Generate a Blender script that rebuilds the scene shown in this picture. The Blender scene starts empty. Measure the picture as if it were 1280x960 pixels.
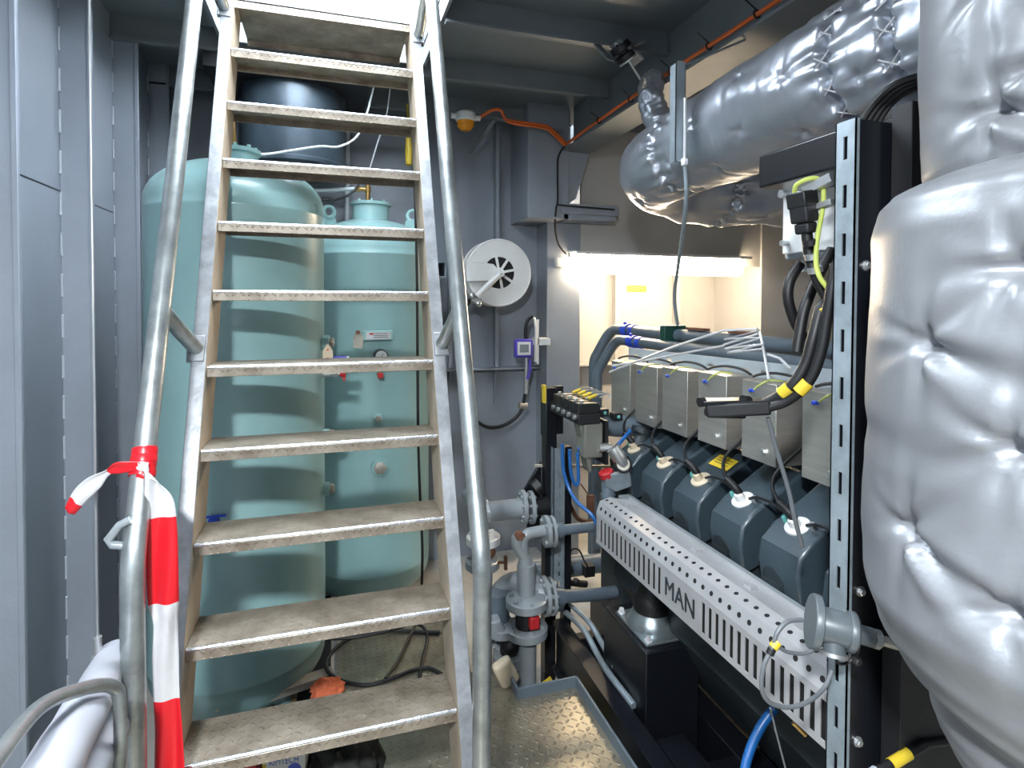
import bpy, bmesh, math, random
from mathutils import Vector, Matrix, noise
random.seed(7)
PI = math.pi
C = bpy.context.scene.collection
V = Vector
# ------------------------------------------------------------------ camera
F = 721.57; PY = 393.9; YAW = math.radians(17.44); PIT = math.radians(1.307); ROLL = math.radians(0.2)
CAM = V((0, 0, 1.617))
fwd = V((math.sin(YAW)*math.cos(PIT), math.cos(YAW)*math.cos(PIT), -math.sin(PIT)))
rgt = V((math.cos(YAW), -math.sin(YAW), 0))
upv = rgt.cross(fwd)
r2 = rgt*math.cos(ROLL) + upv*math.sin(ROLL); u2 = -rgt*math.sin(ROLL) + upv*math.cos(ROLL)
def at(px, py, X=None, Y=None, Z=None, D=None):
    """point of the measured photograph at a known plane of the room"""
    d = fwd + r2*((px-640)/F) + u2*((PY-py)/F)
    if X is not None: t = (X-CAM.x)/d.x
    elif Y is not None: t = (Y-CAM.y)/d.y
    elif Z is not None: t = (Z-CAM.z)/d.z
    else: t = D
    return CAM + d*t
cd = bpy.data.cameras.new('camera'); cam = bpy.data.objects.new('camera', cd); C.objects.link(cam)
M = Matrix((r2, u2, -fwd)).transposed().to_4x4(); M.translation = CAM
cam.matrix_world = M
cd.sensor_width = 36; cd.lens = F/1280*36; cd.shift_y = (PY-480)/1280; cd.clip_start = .02
bpy.context.scene.camera = cam
# ------------------------------------------------------------------ materials
def mat(name, col, rough=.5, metal=0, bump=0, bscale=30, var=0, vscale=6, col2=None, emit=None, estr=0, spec=None, detail=4, stretch=None, coat=0):
    m = bpy.data.materials.new(name); m.use_nodes = True
    nt = m.node_tree; b = nt.nodes['Principled BSDF']; L = nt.links
    b.inputs['Base Color'].default_value = (*col, 1); b.inputs['Roughness'].default_value = rough
    b.inputs['Metallic'].default_value = metal
    if coat: b.inputs['Coat Weight'].default_value = coat; b.inputs['Coat Roughness'].default_value = .15
    if spec is not None: b.inputs['Specular IOR Level'].default_value = spec
    tc = nt.nodes.new('ShaderNodeTexCoord'); src = tc.outputs['Object']
    if stretch:
        mp = nt.nodes.new('ShaderNodeMapping'); mp.inputs['Scale'].default_value = stretch
        L.new(src, mp.inputs[0]); src = mp.outputs[0]
    if var or col2:
        n = nt.nodes.new('ShaderNodeTexNoise'); n.inputs['Scale'].default_value = vscale; n.inputs['Detail'].default_value = detail
        n.inputs['Roughness'].default_value = .65
        L.new(src, n.inputs['Vector'])
        r = nt.nodes.new('ShaderNodeValToRGB'); r.color_ramp.elements[0].position = .36; r.color_ramp.elements[1].position = .66
        c2 = col2 or tuple(min(1, c*(1+var)) for c in col); c1 = tuple(c*(1-var) for c in col) if not col2 else col
        r.color_ramp.elements[0].color = (*c1, 1); r.color_ramp.elements[1].color = (*c2, 1)
        L.new(n.outputs['Fac'], r.inputs[0]); L.new(r.outputs[0], b.inputs['Base Color'])
        q = nt.nodes.new('ShaderNodeMapRange'); q.inputs['To Min'].default_value = max(.03, rough-.1); q.inputs['To Max'].default_value = min(1, rough+.12)
        L.new(n.outputs['Fac'], q.inputs['Value']); L.new(q.outputs[0], b.inputs['Roughness'])
    if bump:
        n2 = nt.nodes.new('ShaderNodeTexNoise'); n2.inputs['Scale'].default_value = bscale; n2.inputs['Detail'].default_value = 3
        L.new(src, n2.inputs['Vector'])
        bp = nt.nodes.new('ShaderNodeBump'); bp.inputs['Strength'].default_value = bump; bp.inputs['Distance'].default_value = .004
        L.new(n2.outputs['Fac'], bp.inputs['Height']); L.new(bp.outputs[0], b.inputs['Normal'])
    if emit:
        b.inputs['Emission Color'].default_value = (*emit, 1); b.inputs['Emission Strength'].default_value = estr
    return m
def checker_mat(name, col, col2, size=.034, rough=.35, metal=.7, strength=.8, vs=5):
    """rolled tear plate: raised lozenges set alternately at plus and minus 45 degrees"""
    m = mat(name, col, rough, metal, col2=col2, vscale=vs)
    nt = m.node_tree; L = nt.links; b = nt.nodes['Principled BSDF']
    def mt(op, a, c=None):
        n = nt.nodes.new('ShaderNodeMath'); n.operation = op
        for i, x in enumerate((a, c)):
            if x is None: continue
            if isinstance(x, (int, float)): n.inputs[i].default_value = x
            else: L.new(x, n.inputs[i])
        return n.outputs[0]
    tc = nt.nodes.new('ShaderNodeTexCoord'); sp = nt.nodes.new('ShaderNodeSeparateXYZ'); L.new(tc.outputs['Object'], sp.inputs[0])
    u = mt('DIVIDE', sp.outputs[0], size); v = mt('DIVIDE', mt('SUBTRACT', sp.outputs[1], sp.outputs[2]), size)
    fu = mt('SUBTRACT', mt('FRACT', u), .5); fv = mt('SUBTRACT', mt('FRACT', v), .5)
    par = mt('FLOORED_MODULO', mt('ADD', mt('FLOOR', u), mt('FLOOR', v)), 2.0)
    sg = mt('SUBTRACT', 1.0, mt('MULTIPLY', par, 2.0)); sf = mt('MULTIPLY', sg, fv)
    a = mt('MULTIPLY', mt('ADD', fu, sf), .707); c = mt('MULTIPLY', mt('SUBTRACT', fu, sf), .707)
    a = mt('DIVIDE', a, .38); c = mt('DIVIDE', c, .15)
    d = mt('ADD', mt('MULTIPLY', a, a), mt('MULTIPLY', c, c))
    h = nt.nodes.new('ShaderNodeMapRange'); h.interpolation_type = 'SMOOTHSTEP'
    h.inputs['From Min'].default_value = 1.2; h.inputs['From Max'].default_value = .3
    L.new(d, h.inputs['Value'])
    bp = nt.nodes.new('ShaderNodeBump'); bp.inputs['Strength'].default_value = strength; bp.inputs['Distance'].default_value = .004
    L.new(h.outputs[0], bp.inputs['Height']); L.new(bp.outputs[0], b.inputs['Normal'])
    return m
W = dict(
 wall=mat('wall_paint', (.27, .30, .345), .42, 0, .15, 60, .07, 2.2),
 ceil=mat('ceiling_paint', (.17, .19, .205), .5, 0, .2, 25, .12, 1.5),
 cream=mat('alcove_paint', (.48, .465, .44), .5, 0, .1, 40, .05, 2),
 weld=mat('weld', (.42, .45, .50), .4, 0, .8, 120),
 bilge=mat('bilge_paint', (.50, .48, .44), .5, 0, .2, 8, .12, 3),
 tank=mat('tank_paint', (.255, .42, .42), .3, 0, .12, 25, .06, 3, coat=.3),
 tankl=mat('tank_fitting_paint', (.25, .43, .42), .4),
 galv=mat('galvanised', (.26, .27, .285), .42, .5, .25, 60, .22, 14),
 galvd=mat('galvanised_dusty', (.40, .37, .32), .55, .35, .3, 60, .2, 10),
 chk=checker_mat('tread_plate', (.165, .132, .098), (.33, .285, .23), .024, .45, .3, .6, 7),
 chkf=checker_mat('deck_plate', (.24, .215, .17), (.42, .38, .29), .030, .33, .7, .75, 4),
 rail=mat('rail_galv', (.40, .43, .43), .33, .8, .15, 40, .22, 12),
 silver=mat('silver_cloth', (.225, .233, .25), .44, .45, .12, 120, .05, 3),
 foil=mat('silver_foil', (.42, .445, .50), .33, .68, .15, 60, .06, 5),
 brown=mat('foil_warm_lit', (.34, .31, .26), .4, .6, .5, 30, .15, 6),  # unused; the brown tone is warm light put into the foil colour
 eng=mat('engine_paint', (.038, .057, .071), .38, 0, .25, 50, .1, 5, coat=.2),
 engd=mat('engine_dark', (.02, .028, .033), .5, 0, .3, 30, .3, 5),
 pipe=mat('pipe_grey', (.10, .13, .16), .4, 0, .1, 30, .08, 6),
 pipel=mat('pipe_light_grey', (.24, .265, .28), .35, 0, .15, 30, .08, 6, coat=.3),
 guard=mat('guard_plate', (.42, .42, .43), .38, .35, .1, 60, .08, 6),
 ss=mat('stainless', (.50, .48, .44), .36, .75, .1, 200, .08, 5, stretch=(1, 1, 12)),
 chrome=mat('bright_steel', (.75, .75, .77), .3, .45),
 zinc=mat('zinc', (.55, .56, .56), .35, .85, .1, 80, .1, 10),
 strut=mat('strut', (.33, .39, .43), .4, .55, .3, 30, .18, 9),
 black=mat('black_paint', (.006, .007, .010), .3, 0, .1, 30),
 blackm=mat('black_matte', (.007, .007, .009), .55, 0, .2, 40),
 hole=mat('dark_hole', (.006, .006, .006), .9),
 rubber=mat('rubber', (.006, .006, .007), .5),
 steel=mat('mount_steel', (.35, .40, .42), .3, .8, .2, 30, .1, 10),
 white=mat('white_plastic', (.72, .72, .70), .4, 0, .05, 50),
 lag=mat('white_lagging', (.42, .43, .48), .45, 0, .4, 12, .06, 4),
 grey=mat('grey_plastic', (.30, .33, .36), .45), cabg=mat('cable_grey', (.11, .12, .13), .5), sens=mat('sensor_paint', (.085, .10, .11), .4),
 cond=mat('conduit_white', (.60, .65, .68), .4),
 yellow=mat('yellow', (.60, .43, .03), .45),
 yg=mat('earth_wire', (.42, .48, .10), .45),
 blue=mat('blue_hose', (.01, .095, .30), .35),
 bluec=mat('blue_band', (.01, .06, .55), .35),
 red=mat('red', (.42, .015, .02), .45),
 tred=mat('tape_red', (.58, .010, .018), .32, 0, .3, 15), twhite=mat('tape_white', (.55, .545, .56), .32, 0, .3, 15, .1, 6),
 orange=mat('orange_cable', (.62, .12, .02), .45), amber=mat('amber_lens', (.80, .30, .01), .2),
 brass=mat('brass', (.45, .28, .10), .35, .8, .1, 40, .15, 12),
 rust=mat('rust', (.14, .06, .035), .8, 0, .5, 60, .3, 20),
 paint=mat('light_paint', (.72, .72, .71), .45, 0, .1, 40, .05, 4),
 label=mat('yellow_label', (.80, .60, .10), .6), text=mat('label_ink', (.02, .02, .02), .6),
 btext=mat('blue_ink', (.02, .07, .45), .5),
 cardboard=mat('white_card', (.68, .72, .72), .6),
 cloth=mat('dark_cloth', (.018, .019, .018), .85, 0, .8, 60, .3, 12),
 rag=mat('orange_rag', (.60, .14, .06), .9, 0, .6, 60),
 wood=mat('wood', (.22, .14, .07), .6, 0, .2, 20, .2, 6),
 purple=mat('purple_plastic', (.07, .05, .40), .35),
 green=mat('dark_green', (.01, .06, .045), .4), teal=mat('teal_bolt', (.12, .42, .38), .4),
 lcd=mat('lcd', (.22, .25, .26), .2),
 beige=mat('beige', (.60, .50, .36), .6),
 vent=mat('vent_drum', (.05, .07, .09), .3, .3, .2, 20, .2, 4),
 lamp=mat('lamp_diffuser', (1, .9, .75), .3, emit=(1, .80, .56), estr=50),
 trayc=mat('tray_paint', (.52, .58, .62), .4, .3, .1, 40, .06, 5),
 nose=mat('worn_lit_steel', (.62, .63, .66), .25, .85, .3, 60, .2, 25),
 tan=mat('dusty_web', (.40, .33, .25), .6, .15, .2, 40, .15, 8),
 glassd=mat('smoked_plastic', (.16, .16, .14), .25),
 glass=mat('glass', (.8, .85, .85), .1),
)
# ------------------------------------------------------------------ builders
class MB:
    def __init__(s): s.bm = bmesh.new(); s.mi = 0
    def _f(s, vs):
        try:
            f = s.bm.faces.new(vs); f.material_index = s.mi; return f
        except ValueError: return None
    def hexa(s, p):      # 8 points: bottom 4, top 4
        v = [s.bm.verts.new(q) for q in p]
        for idx in ((3,2,1,0),(4,5,6,7),(0,1,5,4),(1,2,6,5),(2,3,7,6),(3,0,4,7)): s._f([v[i] for i in idx])
        return s
    def box(s, a, b):
        x0,x1 = sorted((a[0],b[0])); y0,y1 = sorted((a[1],b[1])); z0,z1 = sorted((a[2],b[2]))
        return s.hexa([(x0,y0,z0),(x1,y0,z0),(x1,y1,z0),(x0,y1,z0),(x0,y0,z1),(x1,y0,z1),(x1,y1,z1),(x0,y1,z1)])
    def obox(s, c, sx, sy, sz, R=None):
        R = R or Matrix.Identity(3); c = V(c)
        pts = [c + R @ V((i*sx/2, j*sy/2, k*sz/2)) for k in (-1,1) for (i,j) in ((-1,-1),(1,-1),(1,1),(-1,1))]
        return s.hexa(pts)
    def bar(s, a, b, w, h, up=V((0,0,1))):   # rectangular bar from a to b
        a = V(a); b = V(b); d = (b-a).normalized()
        sd = d.cross(up)
        if sd.length < 1e-4: sd = d.cross(V((0,1,0)))
        sd.normalize(); u = sd.cross(d)
        p = []
        for q in (a, b): p += [q-sd*w/2-u*h/2, q+sd*w/2-u*h/2, q+sd*w/2+u*h/2, q-sd*w/2+u*h/2]
        return s.hexa(p)
    def prism(s, pts, vec):
        vec = V(vec); a = [s.bm.verts.new(p) for p in pts]; b = [s.bm.verts.new(V(p)+vec) for p in pts]
        n = len(a); s._f(a[::-1]); s._f(b)
        for i in range(n): s._f([a[i], a[(i+1)%n], b[(i+1)%n], b[i]])
        return s
    def tube(s, pts, r, n=12, cap=True, smooth=0, disp=None):
        pts = [V(p) for p in pts]
        if smooth: pts = spline(pts, smooth)
        m = len(pts); rr = r if callable(r) else (lambda t: r)
        T = []
        for i in range(m):
            d = (pts[min(i+1,m-1)]-pts[max(i-1,0)])
            T.append(d.normalized() if d.length > 1e-9 else (T[-1] if T else V((0,0,1))))
        ref = V((0,0,1)) if abs(T[0].z) < .9 else V((1,0,0))
        N = T[0].cross(ref).normalized(); rings = []; S = 0
        for i in range(m):
            if i:
                S += (pts[i]-pts[i-1]).length
                N = (N - T[i]*N.dot(T[i]))
                N.normalize()
            B = T[i].cross(N); ring = []
            for k in range(n):
                th = 2*PI*k/n
                rad = rr(i/(m-1))
                if disp: rad += disp(S, th)
                ring.append(s.bm.verts.new(pts[i] + (N*math.cos(th)+B*math.sin(th))*rad))
            rings.append(ring)
        for i in range(m-1):
            for k in range(n): s._f([rings[i][k], rings[i][(k+1)%n], rings[i+1][(k+1)%n], rings[i+1][k]])
        if cap: s._f(rings[0][::-1]); s._f(rings[-1])
        return s
    def cyl(s, a, b, r1, r2=None, n=20):
        return s.tube([a, b], (lambda t: r1+(r2-r1)*t) if r2 is not None else r1, n)
    def lathe(s, prof, o=(0,0,0), ax=(0,0,1), n=32, disp=None, cap=True):   # prof: (r, h)
        o = V(o); ax = V(ax).normalized()
        ref = V((1,0,0)) if abs(ax.x) < .9 else V((0,1,0))
        N = (ref-ax*ref.dot(ax)).normalized(); B = ax.cross(N); rings = []
        for (r, h) in prof:
            if r < 1e-6: rings.append([s.bm.verts.new(o+ax*h)]); continue
            ring = []
            for k in range(n):
                th = 2*PI*k/n; rad = r + (disp(h, th) if disp else 0)
                ring.append(s.bm.verts.new(o + ax*h + (N*math.cos(th)+B*math.sin(th))*rad))
            rings.append(ring)
        for a, b in zip(rings, rings[1:]):
            for k in range(n):
                if len(a) == 1 and len(b) == 1: continue
                if len(a) == 1: s._f([a[0], b[(k+1)%n], b[k]])
                elif len(b) == 1: s._f([a[k], a[(k+1)%n], b[0]])
                else: s._f([a[k], a[(k+1)%n], b[(k+1)%n], b[k]])
        if cap and len(rings[0]) > 1: s._f(rings[0][::-1])
        if cap and len(rings[-1]) > 1: s._f(rings[-1])
        return s
    def ball(s, c, r, n=14, sc=(1,1,1)):
        res = bmesh.ops.create_uvsphere(s.bm, u_segments=n, v_segments=max(6, n//2+2), radius=r)
        for v in res['verts']: v.co = V((v.co.x*sc[0], v.co.y*sc[1], v.co.z*sc[2])) + V(c)
        for f in {f for v in res['verts'] for f in v.link_faces}: f.material_index = s.mi
        return s
    def hexnut(s, c, ax, r, h): ax = V(ax).normalized(); return s.lathe([(r,0),(r,h*.8),(r*.8,h)], c, ax, 6)
    def torus(s, c, ax, R, r, n=32, m=10):
        ax = V(ax).normalized(); ref = V((1,0,0)) if abs(ax.x) < .9 else V((0,1,0))
        N = (ref-ax*ref.dot(ax)).normalized(); B = ax.cross(N); c = V(c); g = []
        for i in range(n):
            t = 2*PI*i/n; d = N*math.cos(t)+B*math.sin(t)
            g.append([s.bm.verts.new(c+d*(R+r*math.cos(2*PI*j/m))+ax*r*math.sin(2*PI*j/m)) for j in range(m)])
        for i in range(n):
            for j in range(m): s._f([g[i][j], g[(i+1)%n][j], g[(i+1)%n][(j+1)%m], g[i][(j+1)%m]])
        return s
def spline(pts, k):
    out = []; n = len(pts)
    for i in range(n-1):
        p0 = pts[max(i-1,0)]; p1 = pts[i]; p2 = pts[i+1]; p3 = pts[min(i+2,n-1)]
        for j in range(k):
            t = j/k
            out.append(.5*((2*p1)+(p2-p0)*t+(2*p0-5*p1+4*p2-p3)*t*t+(3*p1-p0-3*p2+p3)*t**3))
    out.append(pts[-1]); return out
def wloc(o):
    v = V((0,0,0))
    while o: v += o.location; o = o.parent
    return v
def obj(name, mb, mats, parent=None, bevel=0, label=None, loc=None, ang=.6, kind=None, seg=2):
    bm = mb.bm
    bmesh.ops.recalc_face_normals(bm, faces=bm.faces)
    off = wloc(parent) if parent else V((0,0,0))
    L = V(loc) - off if loc is not None else V((0,0,0))
    tot = off + L
    for v in bm.verts: v.co -= tot
    for f in bm.faces: f.smooth = True
    for e in bm.edges:
        if len(e.link_faces) == 2 and e.calc_face_angle(0) > ang: e.smooth = False
    me = bpy.data.meshes.new(name); bm.to_mesh(me); bm.free()
    for m in (mats if isinstance(mats, (list, tuple)) else [mats]): me.materials.append(W[m] if isinstance(m, str) else m)
    o = bpy.data.objects.new(name, me); C.objects.link(o); o.location = L
    if parent: o.parent = parent
    if bevel:
        b = o.modifiers.new('bevel', 'BEVEL'); b.width = bevel; b.segments = seg; b.limit_method = 'ANGLE'; b.angle_limit = .7; b.harden_normals = False
    if label: o['label'] = label
    if kind: o['kind'] = kind
    return o
def thing(name, label, cat, loc, group=None):
    o = bpy.data.objects.new(name, None); C.objects.link(o); o.location = V(loc); o.empty_display_size = .05
    o['label'] = label; o['category'] = cat
    if group: o['group'] = group
    return o
def single(name, mb, mats, label, cat, group=None, loc=None, **k):
    if loc is None:
        vs = [v.co for v in mb.bm.verts]
        loc = ((min(v.x for v in vs)+max(v.x for v in vs))/2, (min(v.y for v in vs)+max(v.y for v in vs))/2, min(v.z for v in vs))
    o = obj(name, mb, mats, None, loc=loc, **k); o['label'] = label; o['category'] = cat
    if group: o['group'] = group
    return o
def struct(name, mb, m, parent=None, **k):
    o = obj(name, mb, m, parent, **k)
    if not parent: o['kind'] = 'structure'
    return o
def text_mesh(mb, s, size, origin, ux, uy, depth=.0015, font_bold=False, width=None):
    cu = bpy.data.curves.new('t', 'FONT'); cu.body = s; cu.size = size; cu.extrude = depth/2
    cu.align_x = 'CENTER'; cu.align_y = 'CENTER'
    if font_bold: cu.offset = 0
    o = bpy.data.objects.new('t', cu); me = bpy.data.meshes.new_from_object(o)
    ux = V(ux).normalized(); uy = V(uy).normalized(); uz = ux.cross(uy)
    sc = 1
    xs = [v.co.x for v in me.vertices]
    if width: sc = width/(max(xs)-min(xs))
    vs = [mb.bm.verts.new(V(origin)+ux*v.co.x*sc+uy*v.co.y+uz*v.co.z) for v in me.vertices]
    for p in me.polygons: mb._f([vs[i] for i in p.vertices])
    bpy.data.objects.remove(o); bpy.data.curves.remove(cu); bpy.data.meshes.remove(me)
def slotted(mb, o, u, v, n, Wd, L, u0, u1, slots, t):
    """plate at o spanning u*Wd, v*L, thickness n*t with rectangular through slots u0..u1 x each (v0,v1)"""
    o, u, v, n = V(o), V(u).normalized(), V(v).normalized(), V(n).normalized()
    def pb(a0, a1, b0, b1):
        if b1-b0 < 1e-5 or a1-a0 < 1e-5: return
        p = [o+u*x+v*y for x, y in ((a0,b0),(a1,b0),(a1,b1),(a0,b1))]
        mb.prism(p, n*t)
    pb(0, u0, 0, L); pb(u1, Wd, 0, L); c = 0
    for (a, b) in sorted(slots): pb(u0, u1, c, a); c = b
    pb(u0, u1, c, L)
def elbow(a, c, b, r, k=8):
    """points of a bend from straight a->c->b, rounded with radius r"""
    a, b, c = V(a), V(b), V(c); d1 = (a-c).normalized(); d2 = (b-c).normalized()
    ang = d1.angle(d2); t = min(r/math.tan(ang/2), (a-c).length*.98, (b-c).length*.98)
    p, q = c+d1*t, c+d2*t; out = []
    for i in range(k+1):
        s = i/k; out.append(p*(1-s)**2 + c*2*s*(1-s)*1.0 + q*s*s)
    return out
def bent(pts, r, k=8):
    pts = [V(p) for p in pts]; out = [pts[0]]
    for i in range(1, len(pts)-1): out += elbow(pts[i-1] if i == 1 else (pts[i-1]+pts[i])/2, pts[i], pts[i+1] if i == len(pts)-2 else (pts[i]+pts[i+1])/2, r, k)
    return out+[pts[-1]]
def flange(mb, c, ax, R, t, bolts=4, br=.008, nut=True):
    ax = V(ax).normalized(); c = V(c)
    mb.lathe([(R,-t/2),(R,t/2-.002),(R-.003,t/2)], c, ax, 32)
    ref = V((1,0,0)) if abs(ax.x) < .9 else V((0,1,0)); N = (ref-ax*ref.dot(ax)).normalized(); B = ax.cross(N)
    for i in range(bolts):
        t_ = 2*PI*(i+.5)/bolts; p = c+(N*math.cos(t_)+B*math.sin(t_))*(R*.76)
        mb.hexnut(p+ax*t/2, ax, br, br*.9); mb.hexnut(p-ax*t/2, -ax, br, br*.9)
# ------------------------------------------------------------------ the room
FL = -.35; YW = 4.33; YF = -2.2; XL = -1.04; XR = 4.6; ZC = 3.04
m = MB(); m.box((XL-.1, YF-.1, FL-.05), (XR+.1, 5.0, FL)); struct('floor', m, 'bilge')
m = MB(); m.box((XL-.02, YF, FL), (XL, YW, ZC+.0)); wl = struct('wall_left', m, 'wall')
# seams, stiffeners and stitch welds of the left wall
STY = [.98, 1.58, 2.18, 2.78, 3.38, 3.97]
for i, y in enumerate(STY):
    m = MB(); m.box((XL, y, FL), (XL+.11, y+.010, ZC)); m.box((XL+.098, y-.004, FL), (XL+.115, y+.014, ZC))
    obj('stiffener', m, 'wall', wl, bevel=.002)
    m = MB(); z = FL+.05+.04*i
    while z < 2.95:
        m.tube([(XL+.002, y-.002, z), (XL+.002, y-.002, z+.085)], .0055, 8); m.ball((XL+.002, y-.002, z), .0065, 8); m.ball((XL+.002, y-.002, z+.085), .0065, 8)
        z += .165
    obj('weld_bead', m, 'weld', wl)
m = MB(); m.box((XL-.001, YF, 2.055), (XL+.0015, YW, 2.061)); obj('plate_seam', m, 'engd', wl)
m = MB(); m.box((XL, YW, FL), (1.85, YW+.02, ZC)); wb = struct('wall_back', m, 'wall')
# stiffeners of the back wall
for px in (617, 560):
    p = at(px, 462, Y=YW)
    m = MB(); m.box((p.x-.006, YW-.09, 1.12), (p.x+.006, YW, ZC-.06)); m.box((p.x-.014, YW-.1, 1.12), (p.x+.014, YW-.088, ZC-.06))
    m.prism([(p.x-.005, YW, .82), (p.x-.005, YW, 1.1), (p.x-.005, YW-.09, 1.1)], (.01, 0, 0)); obj('stiffener', m, 'wall', wb)
m = MB(); m.box((XL, YW-.12, 1.10), (1.56, YW, 1.112)); obj('ledge', m, 'wall', wb, bevel=.002)
# alcove
YA = 4.72; XA = 3.52; YP = 4.10
m = MB(); m.box((1.8, YA, FL), (XR, YA+.02, ZC)); wa = struct('wall_alcove', m, 'cream')
for px in (766, 841):
    p = at(px, 400, Y=YA); m = MB(); m.box((p.x-.006, YA-.08, 1.09), (p.x+.006, YA, 2.2)); m.box((p.x-.02, YA-.09, 1.09), (p.x+.02, YA-.08, 2.2)); obj('stiffener', m, 'cream', wa)
m = MB(); m.box((1.8, YA-.13, 1.06), (XA, YA, 1.075)); obj('ledge', m, 'cream', wa)
m = MB(); m.box((XA, YP, FL), (XA+.03, YA, ZC)); struct('wall_recess', m, 'cream')
m = MB(); m.box((XA, YP-.02, FL), (XR, YP, ZC)); struct('wall_outer', m, 'cream')
m = MB(); m.box((1.84, YP, 1.925), (XA, YP+.02, ZC)); struct('trim_1', m, 'cream')
m = MB(); m.box((1.565, YP, FL), (1.84, YW+.4, 2.3)); struct('trim_2', m, 'wall', bevel=.004)
m = MB(); m.box((XR, YF, FL), (XR+.05, 5, ZC)); struct('wall_right', m, 'wall')
m = MB(); m.box((XL-.1, YF-.05, FL), (XR+.1, YF, ZC)); struct('wall_near', m, 'wall')
# deckhead with hatch opening
HX0, HX1, HY0, HY1 = -.52, .50, 1.45, 3.26
m = MB()
for a, b in (((XL-.05, YF-.05), (HX0, 5.0)), ((HX1, YF-.05), (XR+.1, 5.0)), ((HX0, YF-.05), (HX1, HY0)), ((HX0, HY1), (HX1, 5.0))):
    m.box((a[0], a[1], ZC), (b[0], b[1], ZC+.02))
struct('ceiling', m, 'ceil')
m = MB()
for a, b in (((HX0-.015, HY0-.015), (HX0, HY1+.015)), ((HX1, HY0-.015), (HX1+.015, HY1+.015)), ((HX0, HY0-.015), (HX1, HY0)), ((HX0, HY1), (HX1, HY1+.015))):
    m.box((a[0], a[1], ZC-.10), (b[0], b[1], ZC+.18))
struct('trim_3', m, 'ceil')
k = 4
for y in (2.69, 3.36, 3.99):
    m = MB()
    for x0, x1 in (((XL, HX0-.015), (HX1+.015, 1.70)) if y < 3 else ((XL, 1.70),)):
        m.box((x0, y, 2.925), (x1, y+.012, ZC)); m.box((x0, y-.02, 2.915), (x1, y+.02, 2.928))
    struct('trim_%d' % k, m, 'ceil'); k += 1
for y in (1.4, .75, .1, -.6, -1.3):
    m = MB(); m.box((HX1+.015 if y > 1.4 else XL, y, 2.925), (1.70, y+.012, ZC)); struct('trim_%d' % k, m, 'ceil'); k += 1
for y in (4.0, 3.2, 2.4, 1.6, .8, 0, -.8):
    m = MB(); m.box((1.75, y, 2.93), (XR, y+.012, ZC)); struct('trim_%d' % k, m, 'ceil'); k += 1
# longitudinal girder
m = MB(); m.box((1.71, YF, 2.73), (1.725, 3.95, ZC)); m.box((1.61, YF, 2.715), (1.83, 3.95, 2.73)); struct('trim_%d' % k, m, 'ceil', bevel=.002); k += 1  # same paint as the walls, darkened here to stand in for shade
# box trunk with ledge and gusset beside the pillar
m = MB(); m.box((1.345, 3.91, 2.22), (1.66, YW, ZC)); tr = struct('trim_%d' % k, m, 'wall', bevel=.004); k += 1
m = MB(); m.box((1.62, 3.91, 2.22), (2.04, YP+.0, 2.26)); m.box((1.60, 3.90, 2.26), (2.06, 3.98, 2.335)); obj('ledge', m, 'wall', tr, bevel=.003)
g0 = at(706, 192, Y=3.93); g1 = at(737, 190, Y=3.93); g2 = at(720, 248, Y=3.93)
m = MB(); m.prism([(1.66, 3.93, 2.335), g2, g1, (1.66, 3.93, 2.72)], (0, .012, 0)); obj('gusset', m, 'wall', tr)
# ------------------------------------------------------------------ raised deck plate
m = MB(); m.box((.02, .2, -.012), (.58, 2.98, 0)); m.box((.58, .2, -.012), (.72, 2.42, 0)); m.box((.72, .2, -.012), (.985, 2.2, 0)); m.box((-.9, -2.1, -.012), (.985, .2, 0)); m.box((-.62, .2, -.012), (.02, 2.02, 0))
dp = thing('deck_plate', 'checkered steel floor plate at the foot of the ladder, edged by an angle upstand', 'floor plate', (.4, 1.5, 0))
obj('plate', m, 'chkf', dp)
m = MB(); m.box((.975, .2, -.04), (.985, 2.205, .045)); m.box((.715, 2.195, -.04), (.985, 2.205, .045)); m.box((.715, 2.2, -.04), (.725, 2.42, .045))
obj('upstand', m, 'pipe', dp, bevel=.001)
m = MB(); m.box((.01, 2.02, -.05), (.02, 2.98, .003)); obj('edge_strip', m, 'galv', dp)
for x, y in ((.95,.5),(.95,2.1),(.1,2.9),(.1,.6),(.54,2.9),(-.55,1.0),(-.55,1.9)):
    m = MB(); m.box((x-.02,y-.02,FL),(x+.02,y+.02,-.012)); obj('support', m, 'galvd', dp)
# ------------------------------------------------------------------ ladder
LX0, LX1 = -.365, .335; Y0, Z0, RUN, RISE = 1.567, .472, .1009, .236
lad = thing('ship_ladder', 'steep galvanised ship ladder with checkered treads and tubular handrails on both sides', 'ladder', (-.015, 1.4, 0))
def ly(z): return Y0+(z-Z0)*RUN/RISE
for k_ in range(-1, 10):
    y = Y0+RUN*k_; z = Z0+RISE*k_
    m = MB(); D = .168; t = .006
    m.prism([(LX0+.001, y, z-.034), (LX0+.001, y, z-.005), (LX0+.001, y+.005, z), (LX0+.001, y+D, z), (LX0+.001, y+D, z-.03), (LX0+.001, y+D-t, z-.03), (LX0+.001, y+D-t, z-t), (LX0+.001, y+t, z-t), (LX0+.001, y+t, z-.034)], (LX1-LX0-.002, 0, 0))
    td = obj('tread', m, 'chk', lad, loc=(0, y, z), bevel=.001, seg=1)
    m = MB(); m.tube([(LX0+.002, y+.0045, z-.0045), (LX1-.002, y+.0045, z-.0045)], .0062, 14); obj('nosing', m, 'nose', td)  # worn bare edge, its brighter metal added to carry the hatch highlight
y = Y0+RUN*10; z = Z0+RISE*10
m = MB(); m.box((LX0+.001, y, z-.006), (LX1-.001, y+.37, z)); m.box((LX0+.001, y, z-.034), (LX1-.001, y+.006, z)); m.box((LX0+.001, y+.364, z-.034), (LX1-.001, y+.37, z))
obj('top_landing', m, 'chk', lad, loc=(0, y, z), label='deep topmost checkered step under the hatch')
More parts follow.
